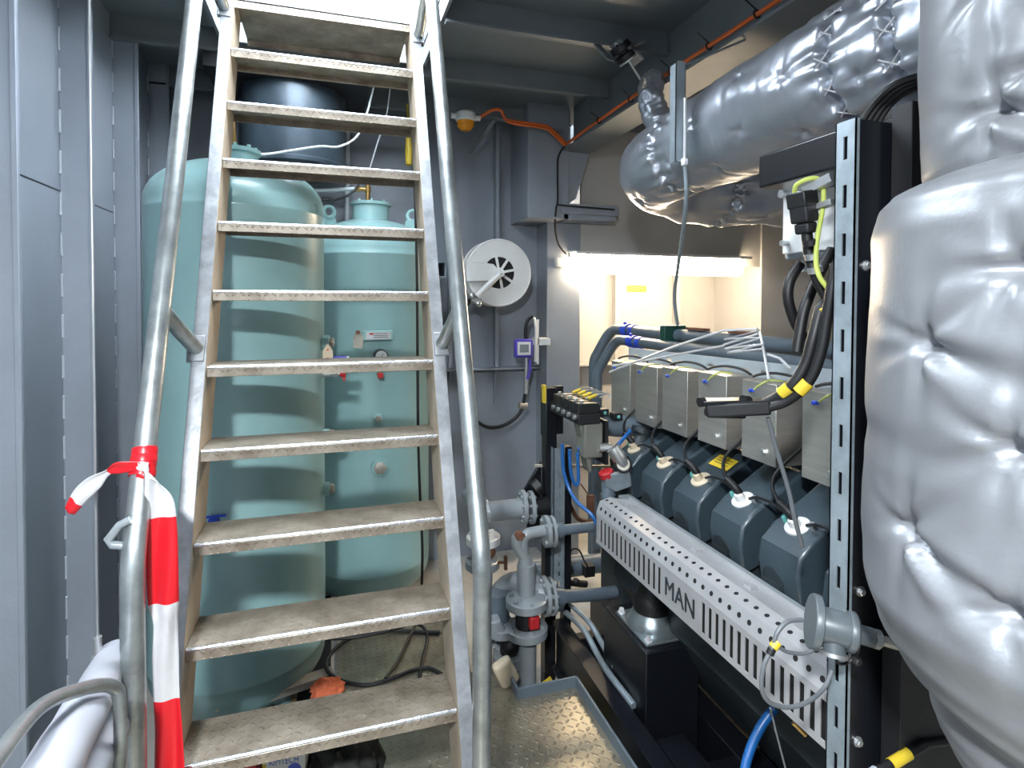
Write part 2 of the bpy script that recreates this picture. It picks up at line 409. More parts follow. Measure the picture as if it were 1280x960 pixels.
dv = V((0, RUN, RISE))*(3.12/RISE); yb = ly(0)
for sx, X, sg in ((0, LX0, -1), (1, LX1, 1)):
    m = MB(); f = .042; t = .007; d = .175
    pr = [(X, yb-.012), (X+sg*f, yb-.012), (X+sg*f, yb-.012+t), (X+sg*t, yb-.012+t), (X+sg*t, yb+d-t), (X+sg*f, yb+d-t), (X+sg*f, yb+d), (X, yb+d)]
    m.prism([(a, b, 0) for a, b in pr], dv); bmesh.ops.recalc_face_normals(m.bm, faces=m.bm.faces)
    for fc_ in m.bm.faces:
        fc_.normal_update()
        if fc_.normal.x*sg < -.9 and abs(fc_.calc_center_median().x-X) < .002: fc_.material_index = 1
    obj('stringer', m, ['galv', 'tan'], lad, bevel=.0015)
    # handrail
    xr = -.418 if sx == 0 else .366; off = .36; zk = 1.03 if sx == 0 else .95
    pts = bent([(xr, ly(zk)-off, 0), (xr, ly(zk)-off, zk), (xr, ly(3.35)-off, 3.35)], .25, 6)
    m = MB(); m.tube(pts, .0242, 20); hr = obj('handrail', m, 'rail', lad)
    m = MB(); m.lathe([(.04, 0), (.04, .008), (.028, .010)], (xr, ly(zk)-off, 0), (0,0,1), 20); obj('foot_plate', m, 'galv', hr)
    for zb in (1.47, 2.77):
        ps = V((X+sg*.03, ly(zb)-.012, zb)); n_ = V((0, -.9193, .3935))
        pe = ps + n_*(off*.9193-.02); pe.x = xr
        m = MB(); m.tube([ps, ps+n_*.05+V((sg*.004,0,0)), pe], .0215, 16, smooth=0); br = obj('bracket', m, 'rail', lad)
        m = MB(); m.obox(ps-n_*.002, .05, .016, .085, Matrix.Rotation(-math.atan2(RUN, RISE), 3, 'X')); obj('weld_plate', m, 'galv', br, bevel=.003)
# ------------------------------------------------------------------ air receivers
def tank(name, c, R, zb, zt, label, legs, eyes=(-.35, PI+.35), nr=.115, nh=.085):
    cx, cy = c; o = thing(name, label, 'tank', (cx, cy, FL)); hd = .30*R/.365*.66
    prof = [(0, zb)]
    for i in range(1, 13):
        a = PI/2*i/12; prof.append((R*math.sin(a)**.9, zb+hd*(1-math.cos(a))))
    prof += [(R, zb+hd+.03), (R*1.004, zb+hd+.032), (R*1.004, zb+hd+.042), (R, zb+hd+.045), (R, zt-hd-.045), (R*1.004, zt-hd-.042), (R*1.004, zt-hd-.032), (R, zt-hd-.03)]
    for i in range(12, -1, -1):
        a = PI/2*i/12; prof.append((R*math.sin(a)**.9 if i else 0, zt-hd*(1-math.cos(a))))
    m = MB(); m.lathe(prof, (cx, cy, 0), n=72); obj('shell', m, 'tank', o, ang=.9)
    m = MB(); m.lathe([(nr, zt-.04), (nr, zt+nh), (nr+.012, zt+nh+.003), (nr+.012, zt+nh+.02), (nr, zt+nh+.023)], (cx, cy, 0), n=32)
    nk = obj('neck', m, 'tank', o)
    for i in range(8):
        a = 2*PI*i/8; m = MB(); m.hexnut((cx+(nr-.012)*math.cos(a), cy+(nr-.012)*math.sin(a), zt+nh+.022), (0,0,1), .009, .014); obj('bolt', m, 'tankl', nk)
    for a in eyes:
        d = V((math.cos(a), math.sin(a), 0)); b = V((cx, cy, zt-.10))+d*R*.74
        m = MB(); n_ = 14; pts = []
        for i in range(n_+1):
            t = PI*i/n_; pts.append(b+d*(.038*math.cos(t))+V((0,0,.125+.038*math.sin(t))))
        pts += [b-d*.075+V((0,0,.0)), b+d*.075+V((0,0,-.05))]
        hole = b+V((0,0,.125)); side = d.cross(V((0,0,1)))
        # ring with an eye
        ring_o = pts; m.tube([hole+(d*math.cos(t)+V((0,0,1))*math.sin(t))*.033 for t in [2*PI*i/24 for i in range(25)]], .013, 8, cap=False)
        m.prism([b-d*.075+V((0,0,-.02)), b+d*.075+V((0,0,-.06)), b+d*.038+V((0,0,.10)), b-d*.038+V((0,0,.10))], side*.012)
        obj('lifting_eye', m, 'tank', o)
    for a in legs:
        x = cx+R*.62*math.cos(a); y = cy+R*.62*math.sin(a)
        m = MB(); m.cyl((x, y, FL), (x, y, zb+hd*.45), .038, n=18); m.box((x-.07, y-.07, FL), (x+.07, y+.07, FL+.01)); obj('leg', m, 'tank', o)
    return o
def boss(parent, p, ax, r, L, name='boss', capm='galvd'):
    m = MB(); m.lathe([(r, -.02), (r, L*.6), (r*.85, L*.62)], p, ax, 20); b = obj(name, m, 'tankl', parent)
    m = MB(); m.hexnut(V(p)+V(ax).normalized()*L*.6, ax, r*.72, L*.4); obj('plug', m, capm, b); return b
R = .365
t1 = tank('air_receiver', (-.394, 2.843), R, -.165, 2.235, 'large turquoise air receiver tank on the left, standing close behind the ladder', (-.6, 2.3, 4.0, .9), (PI/2+.3,), .085, .035)
t2 = tank('air_receiver', (.245, 3.79), R, -.24, 2.135, 'turquoise air receiver tank further back at the rear wall, with gauge and nameplate', (-.9, -2.4, 2.4, .9))
# fittings tank 2
def on2(px, py, dr=0):     # point on the shell of the second tank
    d = at(px, py, Y=3.4)-CAM; d.normalize(); cx, cy = .245, 3.79
    a = d.x**2+d.y**2; b = -2*(d.x*cx+d.y*cy); c_ = cx*cx+cy*cy-R*R
    t = (-b-math.sqrt(b*b-4*a*c_))/(2*a); p = CAM+d*t; n_ = V((p.x-cx, p.y-cy, 0)).normalized(); return p+n_*dr, n_
def on1(px, py, dr=0):
    d = at(px, py, Y=2.5)-CAM; d.normalize(); cx, cy = -.394, 2.843
    a = d.x**2+d.y**2; b = -2*(d.x*cx+d.y*cy); c_ = cx*cx+cy*cy-R*R
    t = (-b-math.sqrt(max(0, b*b-4*a*c_)))/(2*a); p = CAM+d*t; n_ = V((p.x-cx, p.y-cy, 0)).normalized(); return p+n_*dr, n_
p, n_ = on2(472, 522); boss(t2, p, n_, .026, .05)
p, n_ = on2(474, 583); boss(t2, p, n_, .05, .05)
p, n_ = on2(474, 444); m = MB(); m.lathe([(.04, -.02), (.04, .03), (.034, .034)], p+n_*.05, n_, 28); m.lathe([(.012,-.01),(.012,.05)], p, n_, 12); g = obj('pressure_gauge', m, 'rubber', t2, label='small round pressure gauge with a dark rim')
m = MB(); m.lathe([(.033, 0), (.033, .002)], p+n_*.084, n_, 28); obj('dial', m, 'white', g)
tz = V((0,0,1)); tx = tz.cross(n_).normalized()
m = MB(); m.bar(p+n_*.088-tx*.008-tz*.012, p+n_*.088+tx*.012+tz*.018, .004, .002); obj('needle', m, 'text', g)
m = MB(); p, n_ = on2(473, 467); m.lathe([(.01, 0), (.01, .05), (.016, .052), (.016, .08)], p, n_, 12); obj('valve', m, 'brass', t2)
m = MB(); m.obox(p+n_*.09, .03, .012, .03, Matrix((tx, n_, tz)).transposed()); obj('valve_handle', m, 'red', t2, bevel=.003)
p, n_ = on2(472, 419); tx = tz.cross(n_).normalized(); Rn = Matrix((tx, n_, tz)).transposed()
m = MB(); m.obox(p+n_*.022, .165, .03, .055, Rn); np_ = obj('nameplate', m, 'tankl', t2, bevel=.003)
m = MB(); m.obox(p+n_*.039, .14, .002, .042, Rn); m.mi = 1; m.obox(p+n_*.0405-tx*.04+tz*.010, .022, .001, .010, Rn); m.mi = 2
for q in range(3): m.obox(p+n_*.0405+tx*.012+tz*(.012-.011*q), .085, .001, .003, Rn)
obj('plate_face', m, ['zinc', 'red', 'engd'], np_)
p, n_ = on2(448, 425); tx = tz.cross(n_).normalized()
m = MB(); m.prism([p+n_*.006+tx*a+tz*b for a, b in ((-.028,-.045),(.026,-.05),(.03,.02),(.01,.05),(-.008,.05),(-.028,.02))], n_*.003); obj('hang_tag', m, 'galvd', t2)
m = MB(); m.lathe([(.012,0),(.012,.02)], p+tz*.045, n_, 12); obj('tag_screw', m, 'rust', t2)
# fittings of the tank 1 on its right side (pointing to +X)
dx = V((math.cos(-.15), math.sin(-.15), 0))
for (px, py, r) in ((407, 610, .03), (405, 540, .018), (404, 428, .034)):
    z = at(px, py, Y=2.8).z; p = V((-.394, 2.843, z))+dx*(R-.003); boss(t1, p, dx, r, .05)
zc = at(404, 452, Y=2.75).z; b0 = V((-.394, 2.843, zc))+dx*R
m = MB(); m.cyl(b0, b0+dx*.05, .017); m.cyl(b0+dx*.05, b0+dx*.10, .012); m.hexnut(b0+dx*.07, dx, .02, .02); v1 = obj('drain_cock', m, 'zinc', t1)
p0 = b0+dx*.04+V((0,-.02,-.0))
zr = at(404, 468, Y=2.75).z; b1 = V((-.394, 2.843, zr))+dx*R
m = MB(); m.cyl(b1, b1+dx*.03, .018); m.cyl(b1+dx*.03, b1+dx*.075, .011); m.hexnut(b1+dx*.045, dx, .018, .02); v1 = obj('cock_valve', m, 'zinc', t1)
m = MB(); m.cyl(b1+dx*.075, b1+dx*.10, .018); m.bar(b1+dx*.092, b1+dx*.092+V((0,0,-.035)), .012, .012); obj('red_knob', m, 'red', v1)
m = MB(); m.cyl(b0+dx*.045+V((0,0,.0)), b0+dx*.105, .022); m.mi = 1; m.cyl(b0+dx*.105, b0+dx*.115, .02); obj('blue_dial', m, ['purple', 'white'], t1)
tp = b0+dx*.02+V((0,-.055,-.02))
m = MB(); m.prism([tp+V((a,0,b)) for a, b in ((-.022,-.01),(.022,-.01),(.022,.07),(.0,.105),(-.022,.07))], (0,.002,0)); m.mi = 1
m.lathe([(.010,0),(.010,.001)], tp+V((0,-.001,.03)), (0,-1,0), 16); m.lathe([(.005,0),(.005,.001)], tp+V((0,-.001,.075)), (0,-1,0), 12)
tg = obj('paper_tag', m, ['beige', 'orange'], t1, label='cream paper tag with an orange mark')
# sticker on first tank and a small dark mark
p, n_ = on1(295, 258)
p, n_ = on1(268, 645); tx = tz.cross(n_).normalized(); m = MB(); m.bar(p-tx*.05+n_*.012, p+tx*.045+n_*.012+tz*.004, .012, .006); m.lathe([(.02, -.01), (.02, .012)], p-tz*.018, n_, 20); obj('blue_latch', m, ['bluec'], t1)
# thermal print sticker
# pipes at the top of tanks
tp2 = V((.245, 3.79, 2.245))
m = MB(); m.tube(bent([tp2+V((-.02,-.04,0)), tp2+V((-.02,-.04,.13)), tp2+V((-.02,-.04,.17))], .03), .014, 14)
m.cyl(tp2+V((-.02,-.04,.06)), tp2+V((-.02,-.04,.09)), .02); m.cyl(tp2+V((-.09,-.04,.075)), tp2+V((-.02,-.04,.075)), .014); m.hexnut(tp2+V((-.075,-.04,.075)), (-1,0,0), .02, .02)
single('brass_elbow', m, 'brass', 'brass pipe elbow rising from the neck of the rear turquoise tank', 'pipe')
m = MB(); m.tube([at(345, 231, Y=3.74), at(385, 239, Y=3.74), tp2+V((-.1,-.04,.075))], .013, 12); single('air_pipe', m, 'cond', 'thin pale pipe running level from behind the large tank to the brass elbow', 'pipe')
m = MB(); m.cyl(at(434, 60, Y=4.22), at(434, 262, Y=4.22)-V((0,0,.5)), .018); single('conduit', m, 'cond', 'thin pale vertical conduit on the rear wall between the two tanks', 'conduit')
m = MB(); m.tube([at(384, 244, Y=3.6), at(405, 250, Y=3.6), at(425, 248, Y=3.65), at(445, 236, Y=3.7), at(455, 210, Y=3.75)], .007, 8, smooth=6); single('black_cable', m, 'rubber', 'thin black cable sagging above the rear tank beside the brass elbow', 'cable')
m = MB(); m.tube([at(300, 191, Y=2.95), at(330, 193, Y=3.0), at(365, 188, Y=3.1), at(400, 183, Y=3.2), at(425, 183, Y=3.3), at(448, 168, Y=3.4), at(462, 130, Y=3.5), at(472, 80, Y=3.55)], .006, 8, smooth=6); single('white_hose', m, 'cond', 'thin pale hose curving from the top of the large tank up to the deckhead', 'hose')
m = MB(); m.tube([at(462, 212, Y=3.8), at(472, 178, Y=3.75), at(483, 145, Y=3.7), at(490, 85, Y=3.65)], .005, 8, smooth=5); single('white_hose', m, 'cond', 'straighter thin pale hose rising beside the curved one to the deckhead', 'hose')
tv = V((-.394, 2.843, 2.375))
m = MB(); m.cyl(at(293, 192, Y=2.84), at(292, 150, Y=2.84), .012, .006); m.ball(at(302, 190, Y=2.84), .014); single('safety_valve', m, ['brass'], 'small brass valve on top of the large turquoise tank', 'valve')
m = MB(); m.lathe([(.0,-.11),(.02,-.10),(.024,0),(.02,.10),(0,.11)], at(511, 187, Y=3.9), (0,0,1), 16); m.cyl(at(511,160,Y=3.9), at(509, 130, Y=3.9), .006); single('pendant_switch', m, 'yellow', 'small yellow pendant hanging behind the right edge of the ladder', 'pendant')
# ventilation drum above the large tank
vc = V((-.208, 3.72, 0)); z0 = at(370, 205, Y=3.5).z; z1 = at(370, 128, Y=3.5).z
m = MB(); m.lathe([(.30, z0), (.308, z0+.01), (.308, z0+.03), (.30, z0+.04), (.30, z1+.1)], vc, n=48); single('ventilation_drum', m, 'vent', 'dark shiny round ventilation drum hanging behind the top of the large tank', 'ventilation duct')
m = MB(); m.box((vc.x-.42, vc.y-.36, z1+.1), (vc.x+.42, vc.y+.36, ZC-.005)); single('plenum_box', m, 'blackm', 'dark square duct box above the ventilation drum under the deckhead', 'duct')
# cable hanging beside tank 2
m = MB(); m.tube([at(518, 215, Y=3.3), at(521, 330, Y=3.3), at(522, 450, Y=3.3), at(523, 560, Y=3.3), at(526, 640, Y=3.3), at(528, 690, Y=3.3), at(527, 740, Y=3.3)], .008, 8, smooth=5); single('hanging_cable', m, 'rubber', 'black cable hanging straight down along the right side of the rear tank', 'cable')
# ------------------------------------------------------------------ hose reel
rc = at(624, 341, Y=3.93); RR = .232
reel = thing('hose_reel', 'white round hose reel on the rear wall right of the ladder', 'hose reel', (rc.x, YW, rc.z-.25))
for dy, nm in ((0, 'front_disc'), (.16, 'rear_disc')):
    m = MB(); c = rc+V((0, dy, 0)); seg = 64
    m.lathe([(.118,0),(RR,0),(RR,.012),(.118,.012),(.118,0)], c, (0,1,0), 64, cap=False)
    m.torus(c+V((0,.006,0)), (0,1,0), RR, .009, 64, 8); m.torus(c+V((0,.004,0)), (0,1,0), .118, .006, 48, 8)
    m.lathe([(.035,-.01),(.035,.02)], c, (0,1,0), 24)
    for q in range(8):
        a = 2*PI*q/8+.2; d = V((math.cos(a),0,math.sin(a))); m.bar(c+d*.03, c+d*.135, .018, .008, V((0,1,0)))
    obj(nm, m, 'paint', reel)
m = MB(); m.lathe([(.12, .012), (.12, .16)], rc, (0,1,0), 40)
obj('drum', m, 'blackm', reel)
m = MB()
for q in range(5): m.torus(rc+V((0,.03+.026*q,0)), (0,1,0), .165, .014, 48, 10)
obj('wound_hose', m, 'rubber', reel)
wp = at(578, 341, Y=3.9)
m = MB(); m.prism([at(583, 326, Y=3.90), at(617, 330, Y=3.90), at(626, 340, Y=3.90), at(617, 351, Y=3.90), at(583, 352, Y=3.90)], (0, .02, 0)); m.box((wp.x-.02, 3.90, wp.z-.07), (wp.x+.01, YW, wp.z+.07)); obj('mounting_arm', m, 'paint', reel, bevel=.004)
m = MB(); m.cyl(at(626, 341, Y=3.86), at(596, 371, Y=3.86), .022); m.cyl(at(626,341,Y=3.84), at(626,341,Y=3.93), .028); m.ball(at(626,341,Y=3.85), .02); obj('swivel_pipe', m, 'paint', reel)
m = MB(); m.cyl(at(589, 376, Y=3.86), at(602, 377, Y=3.86), .02); m.ball(at(590,370,Y=3.86), .026); m.ball(at(598,380,Y=3.84), .022); obj('swivel_joint', m, 'zinc', reel)
a = at(551, 337, Y=3.9); m = MB()
for dz in (-.05, .05): m.box((a.x-.03, 3.88, a.z+dz-.004), (a.x+.03, YW, a.z+dz+.004))
for dx_ in (-.03, .03): m.box((a.x+dx_-.004, 3.88, a.z-.05), (a.x+dx_+.004, YW, a.z+.05))
single('bracket_box', m, 'strut', 'short dark square bracket tube between the ladder and the hose reel', 'bracket')
# hose and nozzle
hp = [at(590, 372, Y=3.88), at(578, 395, Y=3.95), at(574, 440, Y=4.05), at(576, 485, Y=4.08), at(586, 515, Y=4.05), at(604, 532, Y=4.0), at(622, 534, Y=4.0), at(640, 526, Y=4.0), at(652, 512, Y=4.0), at(657, 490, Y=4.0)]
m = MB(); m.tube(hp, .013, 12, smooth=8); m.mi = 1; m.cyl(at(653.5, 508, Y=4.0)-V((.03,0,-.01)), at(653.5, 508, Y=4.0)+V((.03,0,.0)), .024)
single('dispensing_hose', m, ['rubber', 'galvd'], 'black dispensing hose looping down from the reel to the purple nozzle', 'hose')
nz = thing('dispensing_nozzle', 'purple and silver dispensing gun with digital meter hung beside the pillar', 'nozzle', at(657, 490, Y=4.0))
m = MB(); m.tube([at(657, 492, Y=4.0), at(658, 470, Y=4.0), at(658, 445, Y=4.0), at(657, 425, Y=4.0)], .016, 14); obj('body', m, 'zinc', nz)
m = MB(); m.tube([at(659, 474, Y=3.98), at(663, 462, Y=3.98), at(662, 449, Y=3.98)], .011, 10); obj('trigger_guard', m, 'purple', nz)
mc = at(655, 435, Y=3.97); m = MB(); m.box(mc+V((-.075,-.02,-.07)), mc+V((.065,.02,.065))); mt_ = obj('meter', m, 'purple', nz, bevel=.014, seg=4)
m = MB(); m.box(mc+V((-.056,-.024,-.050)), mc+V((.044,-.018,.046))); m.mi = 1; m.box(mc+V((-.040,-.027,-.030)), mc+V((.028,-.022,.028))); obj('display', m, ['white', 'lcd'], mt_, bevel=.002)
m = MB(); m.tube([at(657, 425, Y=4.0), at(657, 412, Y=4.0), at(660, 400, Y=4.0), at(666, 396, Y=4.0)], .013, 12, smooth=5); obj('spout_hose', m, 'rubber', nz)
m = MB(); m.tube([at(662, 397, Y=4.0), at(668, 398, Y=4.0), at(670, 410, Y=4.0), at(669, 452, Y=4.0)], .011, 12); obj('spout', m, 'white', nz)
a = at(671, 428, Y=4.02); m = MB(); m.box((a.x-.006, 4.0, a.z-.16), (a.x+.01, 4.03, a.z+.17)); m.box((a.x, 4.0, a.z-.02), (a.x+.10, 4.12, a.z+.03)); single('nozzle_holder', m, 'paint', 'narrow pale holder strip fixed to the pillar behind the purple nozzle', 'bracket')
# ------------------------------------------------------------------ orange beacon and cables
bc = at(582, 152, Y=3.8)
be = thing('warning_beacon', 'small amber warning beacon in a grey base hanging under the deck beam', 'beacon', bc+V((0,0,.06)))
m = MB(); m.lathe([(.06,-.0),(.068,.01),(.068,.05),(.05,.065)], bc, n=28); m.cyl(bc+V((-.1,0,.03)), bc+V((.1,0,.03)), .018); obj('base', m, 'paint', be)
m = MB(); m.lathe([(0,-.065),(.03,-.06),(.05,-.04),(.058,0)], bc, n=28); m.torus(bc+V((0,0,-.025)), (0,0,1), .055, .004, 28, 6); obj('lens', m, 'amber', be)
m = MB(); m.bar(bc+V((-.05,.03,.075)), at(705, 163, Y=3.8)+V((0,.03,0)), .05, .006); p = at(618, 150, Y=3.83); m.bar(p, p+V((-.1,.3,-.16)), .03, .006); single('cable_support', m, 'ceil', 'flat grey bar under the deck beam carrying the orange cable and beacon', 'bracket')
m = MB(); m.tube([bc+V((.09,0,.03)), at(615, 138, Y=3.79), at(626, 138, Y=3.79), at(632, 149, Y=3.79), at(645, 152, Y=3.79), at(680, 157, Y=3.79), at(692, 164, Y=3.8), at(708, 180, Y=3.82)], .011, 10, smooth=6)
m.tube([at(632, 151, Y=3.78), at(645, 155, Y=3.78), at(680, 160, Y=3.78), at(691, 167, Y=3.8), at(706, 182, Y=3.82)], .009, 10, smooth=5)
c = [at(708, 180, Y=3.82)]
for y in (3.4, 2.9, 2.4, 1.9, 1.4, .8): c.append(V((1.60, y, 2.752+.004*math.sin(y*9))))
m.tube(c, .010, 10, smooth=4); single('orange_cable', m, 'orange', 'orange cable from the beacon along the bar and up the girder', 'cable')
for y in (3.3, 2.9, 2.5, 2.2, 1.9, 1.6):
    m = MB(); m.torus((1.60, y, 2.75), (0, 1, 0), .015, .004, 14, 6); m.bar((1.60, y, 2.765), (1.54, y, 2.80), .004, .004)
    single('cable_tie', m, 'rubber', 'black cable tie round the orange cable on the girder', 'cable tie', 'black cable ties on the girder', loc=(1.6, y, 2.735))
m = MB(); m.tube([at(706, 182, Y=3.86), at(698, 196, Y=3.88), at(697, 220, Y=3.89), at(697, 250, Y=3.88), at(695, 262, Y=3.88), at(694, 285, Y=3.98), at(698, 305, Y=4.06), at(708, 318, Y=4.07)], .007, 8, smooth=6); m.tube([at(697, 256, Y=3.88), at(730, 259, Y=3.88), at(768, 262, Y=3.88)], .006, 8)
single('lamp_cable', m, 'rubber', 'thin black cable running down the trunk and pillar to the lit lamp', 'cable')
# vibration isolator and rod
ic = at(779, 65, Y=2.60); il = at(806, 108, Y=2.62); d = (il-ic).normalized()
hg = thing('vibration_hanger', 'black rubber isolator with a thin rod hung under the deckhead left of the duct', 'hanger', ic)
m = MB(); m.lathe([(.018,-.05),(.018,-.04),(.05,-.04),(.055,-.01),(.03,-.005),(.03,.005),(.055,.01),(.055,.035),(.03,.04)], ic, d, 28); obj('isolator', m, 'rubber', hg)
m = MB(); m.lathe([(.05,0),(.05,.008)], ic+d*.04, d, 24); m.cyl(ic+d*.04, il, .006); m.hexnut(ic-d*.06, d, .02, .02); obj('rod', m, 'zinc', hg)
m = MB(); m.obox(ic-V((-.02,0,.0)), .16, .10, .008, Matrix.Rotation(.5,3,'Y')); m.bar(ic+V((.06,0,.04)), V((ic.x+.12, ic.y, 2.93)), .05, .008); m.bar(ic-V((.07,0,.05)), V((ic.x-.10, ic.y+.09, 2.92)), .05, .008); obj('bracket', m, 'ceil', hg)
# ------------------------------------------------------------------ insulated duct
DX, DZ, DR = 1.55, 2.335, .195
def quilt(s, th, buttons, seams, L0=.0, cr=.006, seed=0, r0=DR, gather=9):
    d = 0
    q = noise.noise(V((s*5+seed, math.cos(th)*2.2, math.sin(th)*2.2)))*cr*1.4
    q2 = noise.noise(V((s*26+seed, math.cos(th)*2.5+9, math.sin(th)*2.5)))
    d += q + cr*.25*(1-abs(q2)*2)
    for (bs, bt) in buttons:
        dt = (th-bt+PI) % (2*PI)-PI; ds = s-bs; dd = math.hypot(ds, dt*r0)
        if dd < .22:
            a = math.atan2(dt*r0, ds)
            d += -.022*math.exp(-(dd/.018)**1.3) + .004*math.exp(-dd/.05)*math.sin(6*a+bs*9)*min(1, dd/.02)
    for ss in seams:
        ds = abs(s-ss)
        if ds < .25:
            d += -.045*math.exp(-(ds/.014)**2) + .014*math.exp(-ds/.05)*math.sin(gather*2*th+3*noise.noise(V((th*2, ss*7, 1))))*min(1, ds/.012) - .008*math.exp(-ds/.03)
    return d
path = []
y = .72
while y < 2.42: path.append(V((DX-.07*(1 if y > 1.2 else 1)*max(0,(y-1.3))*.35, y, DZ-.05*max(0, y-1.4)))); y += .008
c0 = path[-1]; RC = .26; cx = c0.x+RC
for i in range(1, 50):
    a = PI/2*i/50; path.append(V((cx-RC*math.cos(a), c0.y+RC*math.sin(a), c0.z-.03*i/50)))
e = path[-1]
x = e.x+.012
while x < XR-.005: path.append(V((x, e.y, e.z-.02+.01*math.sin(x*3)))); x += .014
seams = [.42, .62, 1.53, 2.35, 2.9]
buttons = []
for i, s_ in enumerate([.18, .52, .78, 1.0, 1.22, 1.44, 1.80, 2.05, 2.6, 3.1]):
    for j in range(6): buttons.append((s_, 2*PI*j/6+(i % 2)*.52))
m = MB(); m.tube(path, lambda t: DR+.008*math.sin(t*9)-.02*max(0, t-.5), 128, disp=lambda s, th: quilt(s, th, buttons, seams, cr=.0062+.010*min(1, max(0, s-2.0)*3)))
dk = thing('insulated_duct', 'thick silver quilted exhaust duct running under the deckhead above the engine', 'duct', (DX, 1.6, DZ-.2))
obj('jacket', m, 'foil', dk, ang=3)
m = MB(); prev = None
for s_, y in ((.42, 1.14), (.62, 1.34)):
    for j in range(14):
        a = 2*PI*j/14; b = a+.22; P = lambda an, yy: V((DX-.01+math.cos(an)*(DR-.006), yy, DZ+math.sin(an)*(DR-.006)))
        m.tube([P(a, y-.03), P(b, y+.03)], .0025, 6); m.tube([P(b, y-.03), P(a, y+.03)], .0025, 6)
obj('lacing_wire', m, 'chrome', dk, kind='stuff')
# small wrapped pipe
pp = [at(818, 98, Y=2.58), at(813, 115, Y=2.56), at(818, 140, Y=2.54), at(828, 165, Y=2.52), at(838, 185, Y=2.55)]
m = MB(); m.tube(spline(pp, 16), lambda t: .055+.022*t, 40, disp=lambda s, th: .011*noise.noise(V((s*22, math.cos(th)*1.8, math.sin(th)*1.8)))+.006*noise.noise(V((s*60, math.cos(th)*4, math.sin(th)*4)))); single('wrapped_branch', m, 'foil', 'small crumpled foil wrapped branch on the far end of the silver duct', 'pipe')
# hanger strut and wire
hy = 1.93; hx = at(851, 120, Y=hy).x; zt = at(851, 76, Y=hy).z; zb_ = at(851, 202, Y=hy).z
m = MB()
m.prism([(hx-.022, hy, zb_), (hx+.022, hy, zb_), (hx+.022, hy, zt-.01), (hx+.012, hy, zt), (hx-.012, hy, zt), (hx-.022, hy, zt-.01)], (0, .003, 0)); m.box((hx-.022, hy, zb_), (hx-.019, hy+.04, zt-.01)); m.box((hx+.019, hy, zb_), (hx+.022, hy+.04, zt-.01))
m.mi = 1; m.cyl((hx+.014, hy-.008, zb_+.0), (hx+.014, hy-.008, zb_+.24), .006); m.hexnut((hx+.014, hy-.008, zb_-.015), (0,0,1), .014, .025)
m.mi = 0; m.cyl((hx, hy+.02, zt-.02), (1.65, hy+.1, 2.712), .005)
single('hanger_strut', m, ['strut', 'chrome'], 'vertical steel strut hanging in front of the silver duct', 'strut')
m = MB(); m.tube([(hx+.014, hy-.008, zb_), at(858, 240, Y=1.93), at(855, 280, Y=2.0), at(848, 330, Y=2.2), at(843, 370, Y=2.35), at(847, 406, Y=2.4)], .0085, 10, smooth=8); single('steel_rope', m, 'strut', 'thin grey hose hanging from the strut down to the engine pipes', 'hose')
# white round lamp-like fitting above duct
m = MB(); p = at(934, 74, Y=2.6); m.lathe([(.0,-.01),(.035,-.008),(.04,.0),(.04,.06)], p, (.2,1,0), 24); m.mi = 1; m.lathe([(.055,.05),(.06,.12)], p, (.2,1,0), 20); m.bar(p+V((-.02,.1,0)), p+V((-.02,.1,.5)), .02, .02); single('duct_fitting', m, ['white', 'blackm'], 'small round white cap on a dark fitting above the silver duct', 'fitting')
# black cables climbing over the duct end
m = MB()
for q in range(4): m.tube([at(1075+7*q, 155, Y=1.06), at(1090+7*q, 132, Y=1.04), at(1115+6*q, 108+2*q, Y=1.0), at(1150+4*q, 95+3*q, Y=.97), at(1190, 90+3*q, Y=.95)], .0085, 8, smooth=5)
single('cable_bundle', m, 'rubber', 'bundle of black cables arching from the slotted post behind the silver jacket', 'cables')
# ------------------------------------------------------------------ big insulation jacket right
def jacket(name, cx, cy, prof, z0, z1, buttons, label, seed, dz=.006, amp=.006):
    n = 220; m = MB(); rings = []; nz = int((z1-z0)/dz)
    for i in range(nz+1):
        z = z0+(z1-z0)*i/nz; r0 = prof(z); ring = []
        for k_ in range(n):
            th = 2*PI*k_/n; d = 0
            dirx, diry = math.cos(th), math.sin(th)
            rt = r0
            f1 = noise.noise(V((dirx*1.1+seed, diry*1.1, z*6.0-th*1.2+.9*noise.noise(V((dirx*2, diry*2, z*2))))))
            f2 = noise.noise(V((dirx*1.6+seed, diry*1.6+4, z*17)))
            d += amp*f1 + amp*.25*(.5-abs(f2))
            for (bt, bz) in buttons:
                dt = (th-bt+PI) % (2*PI)-PI; a_ = dt*r0; b_ = z-bz; dd = math.hypot(a_, b_)
                if dd < .38:
                    an = math.atan2(b_, a_)
                    d += -.024*math.exp(-(dd/.014)**1.1) - .006*math.exp(-(dd/.045)**2)
                    for (ca, cl, cw) in ((-.20, .16, .007), (-.42, .22, .010), (-.75, .09, .006), (2.85, .06, .006), (3.5, .07, .006), (1.5, .08, .006), (.5, .09, .006), (-1.65, .08, .006)):
                        ca += .25*math.sin(bz*23+ca*5); al = a_*math.cos(ca)+b_*math.sin(ca)
                        if al > 0:
                            pp_ = -a_*math.sin(ca)+b_*math.cos(ca); wd = cw+.09*al
                            d += (-.0075*math.exp(-(pp_/wd)**2) + .003*math.exp(-((abs(pp_)-1.9*wd)/wd)**2))*math.exp(-(al/cl)**1.5)*min(1, al/.012)
            ring.append(m.bm.verts.new((cx+dirx*(rt+d*min(1, rt/.1)), cy+diry*(rt+d*min(1, rt/.1)), z)))
        rings.append(ring)
    for a, b in zip(rings, rings[1:]):
        for k_ in range(n): m._f([a[k_], a[(k_+1) % n], b[(k_+1) % n], b[k_]])
    m._f(rings[0][::-1]); m._f(rings[-1])
    return m
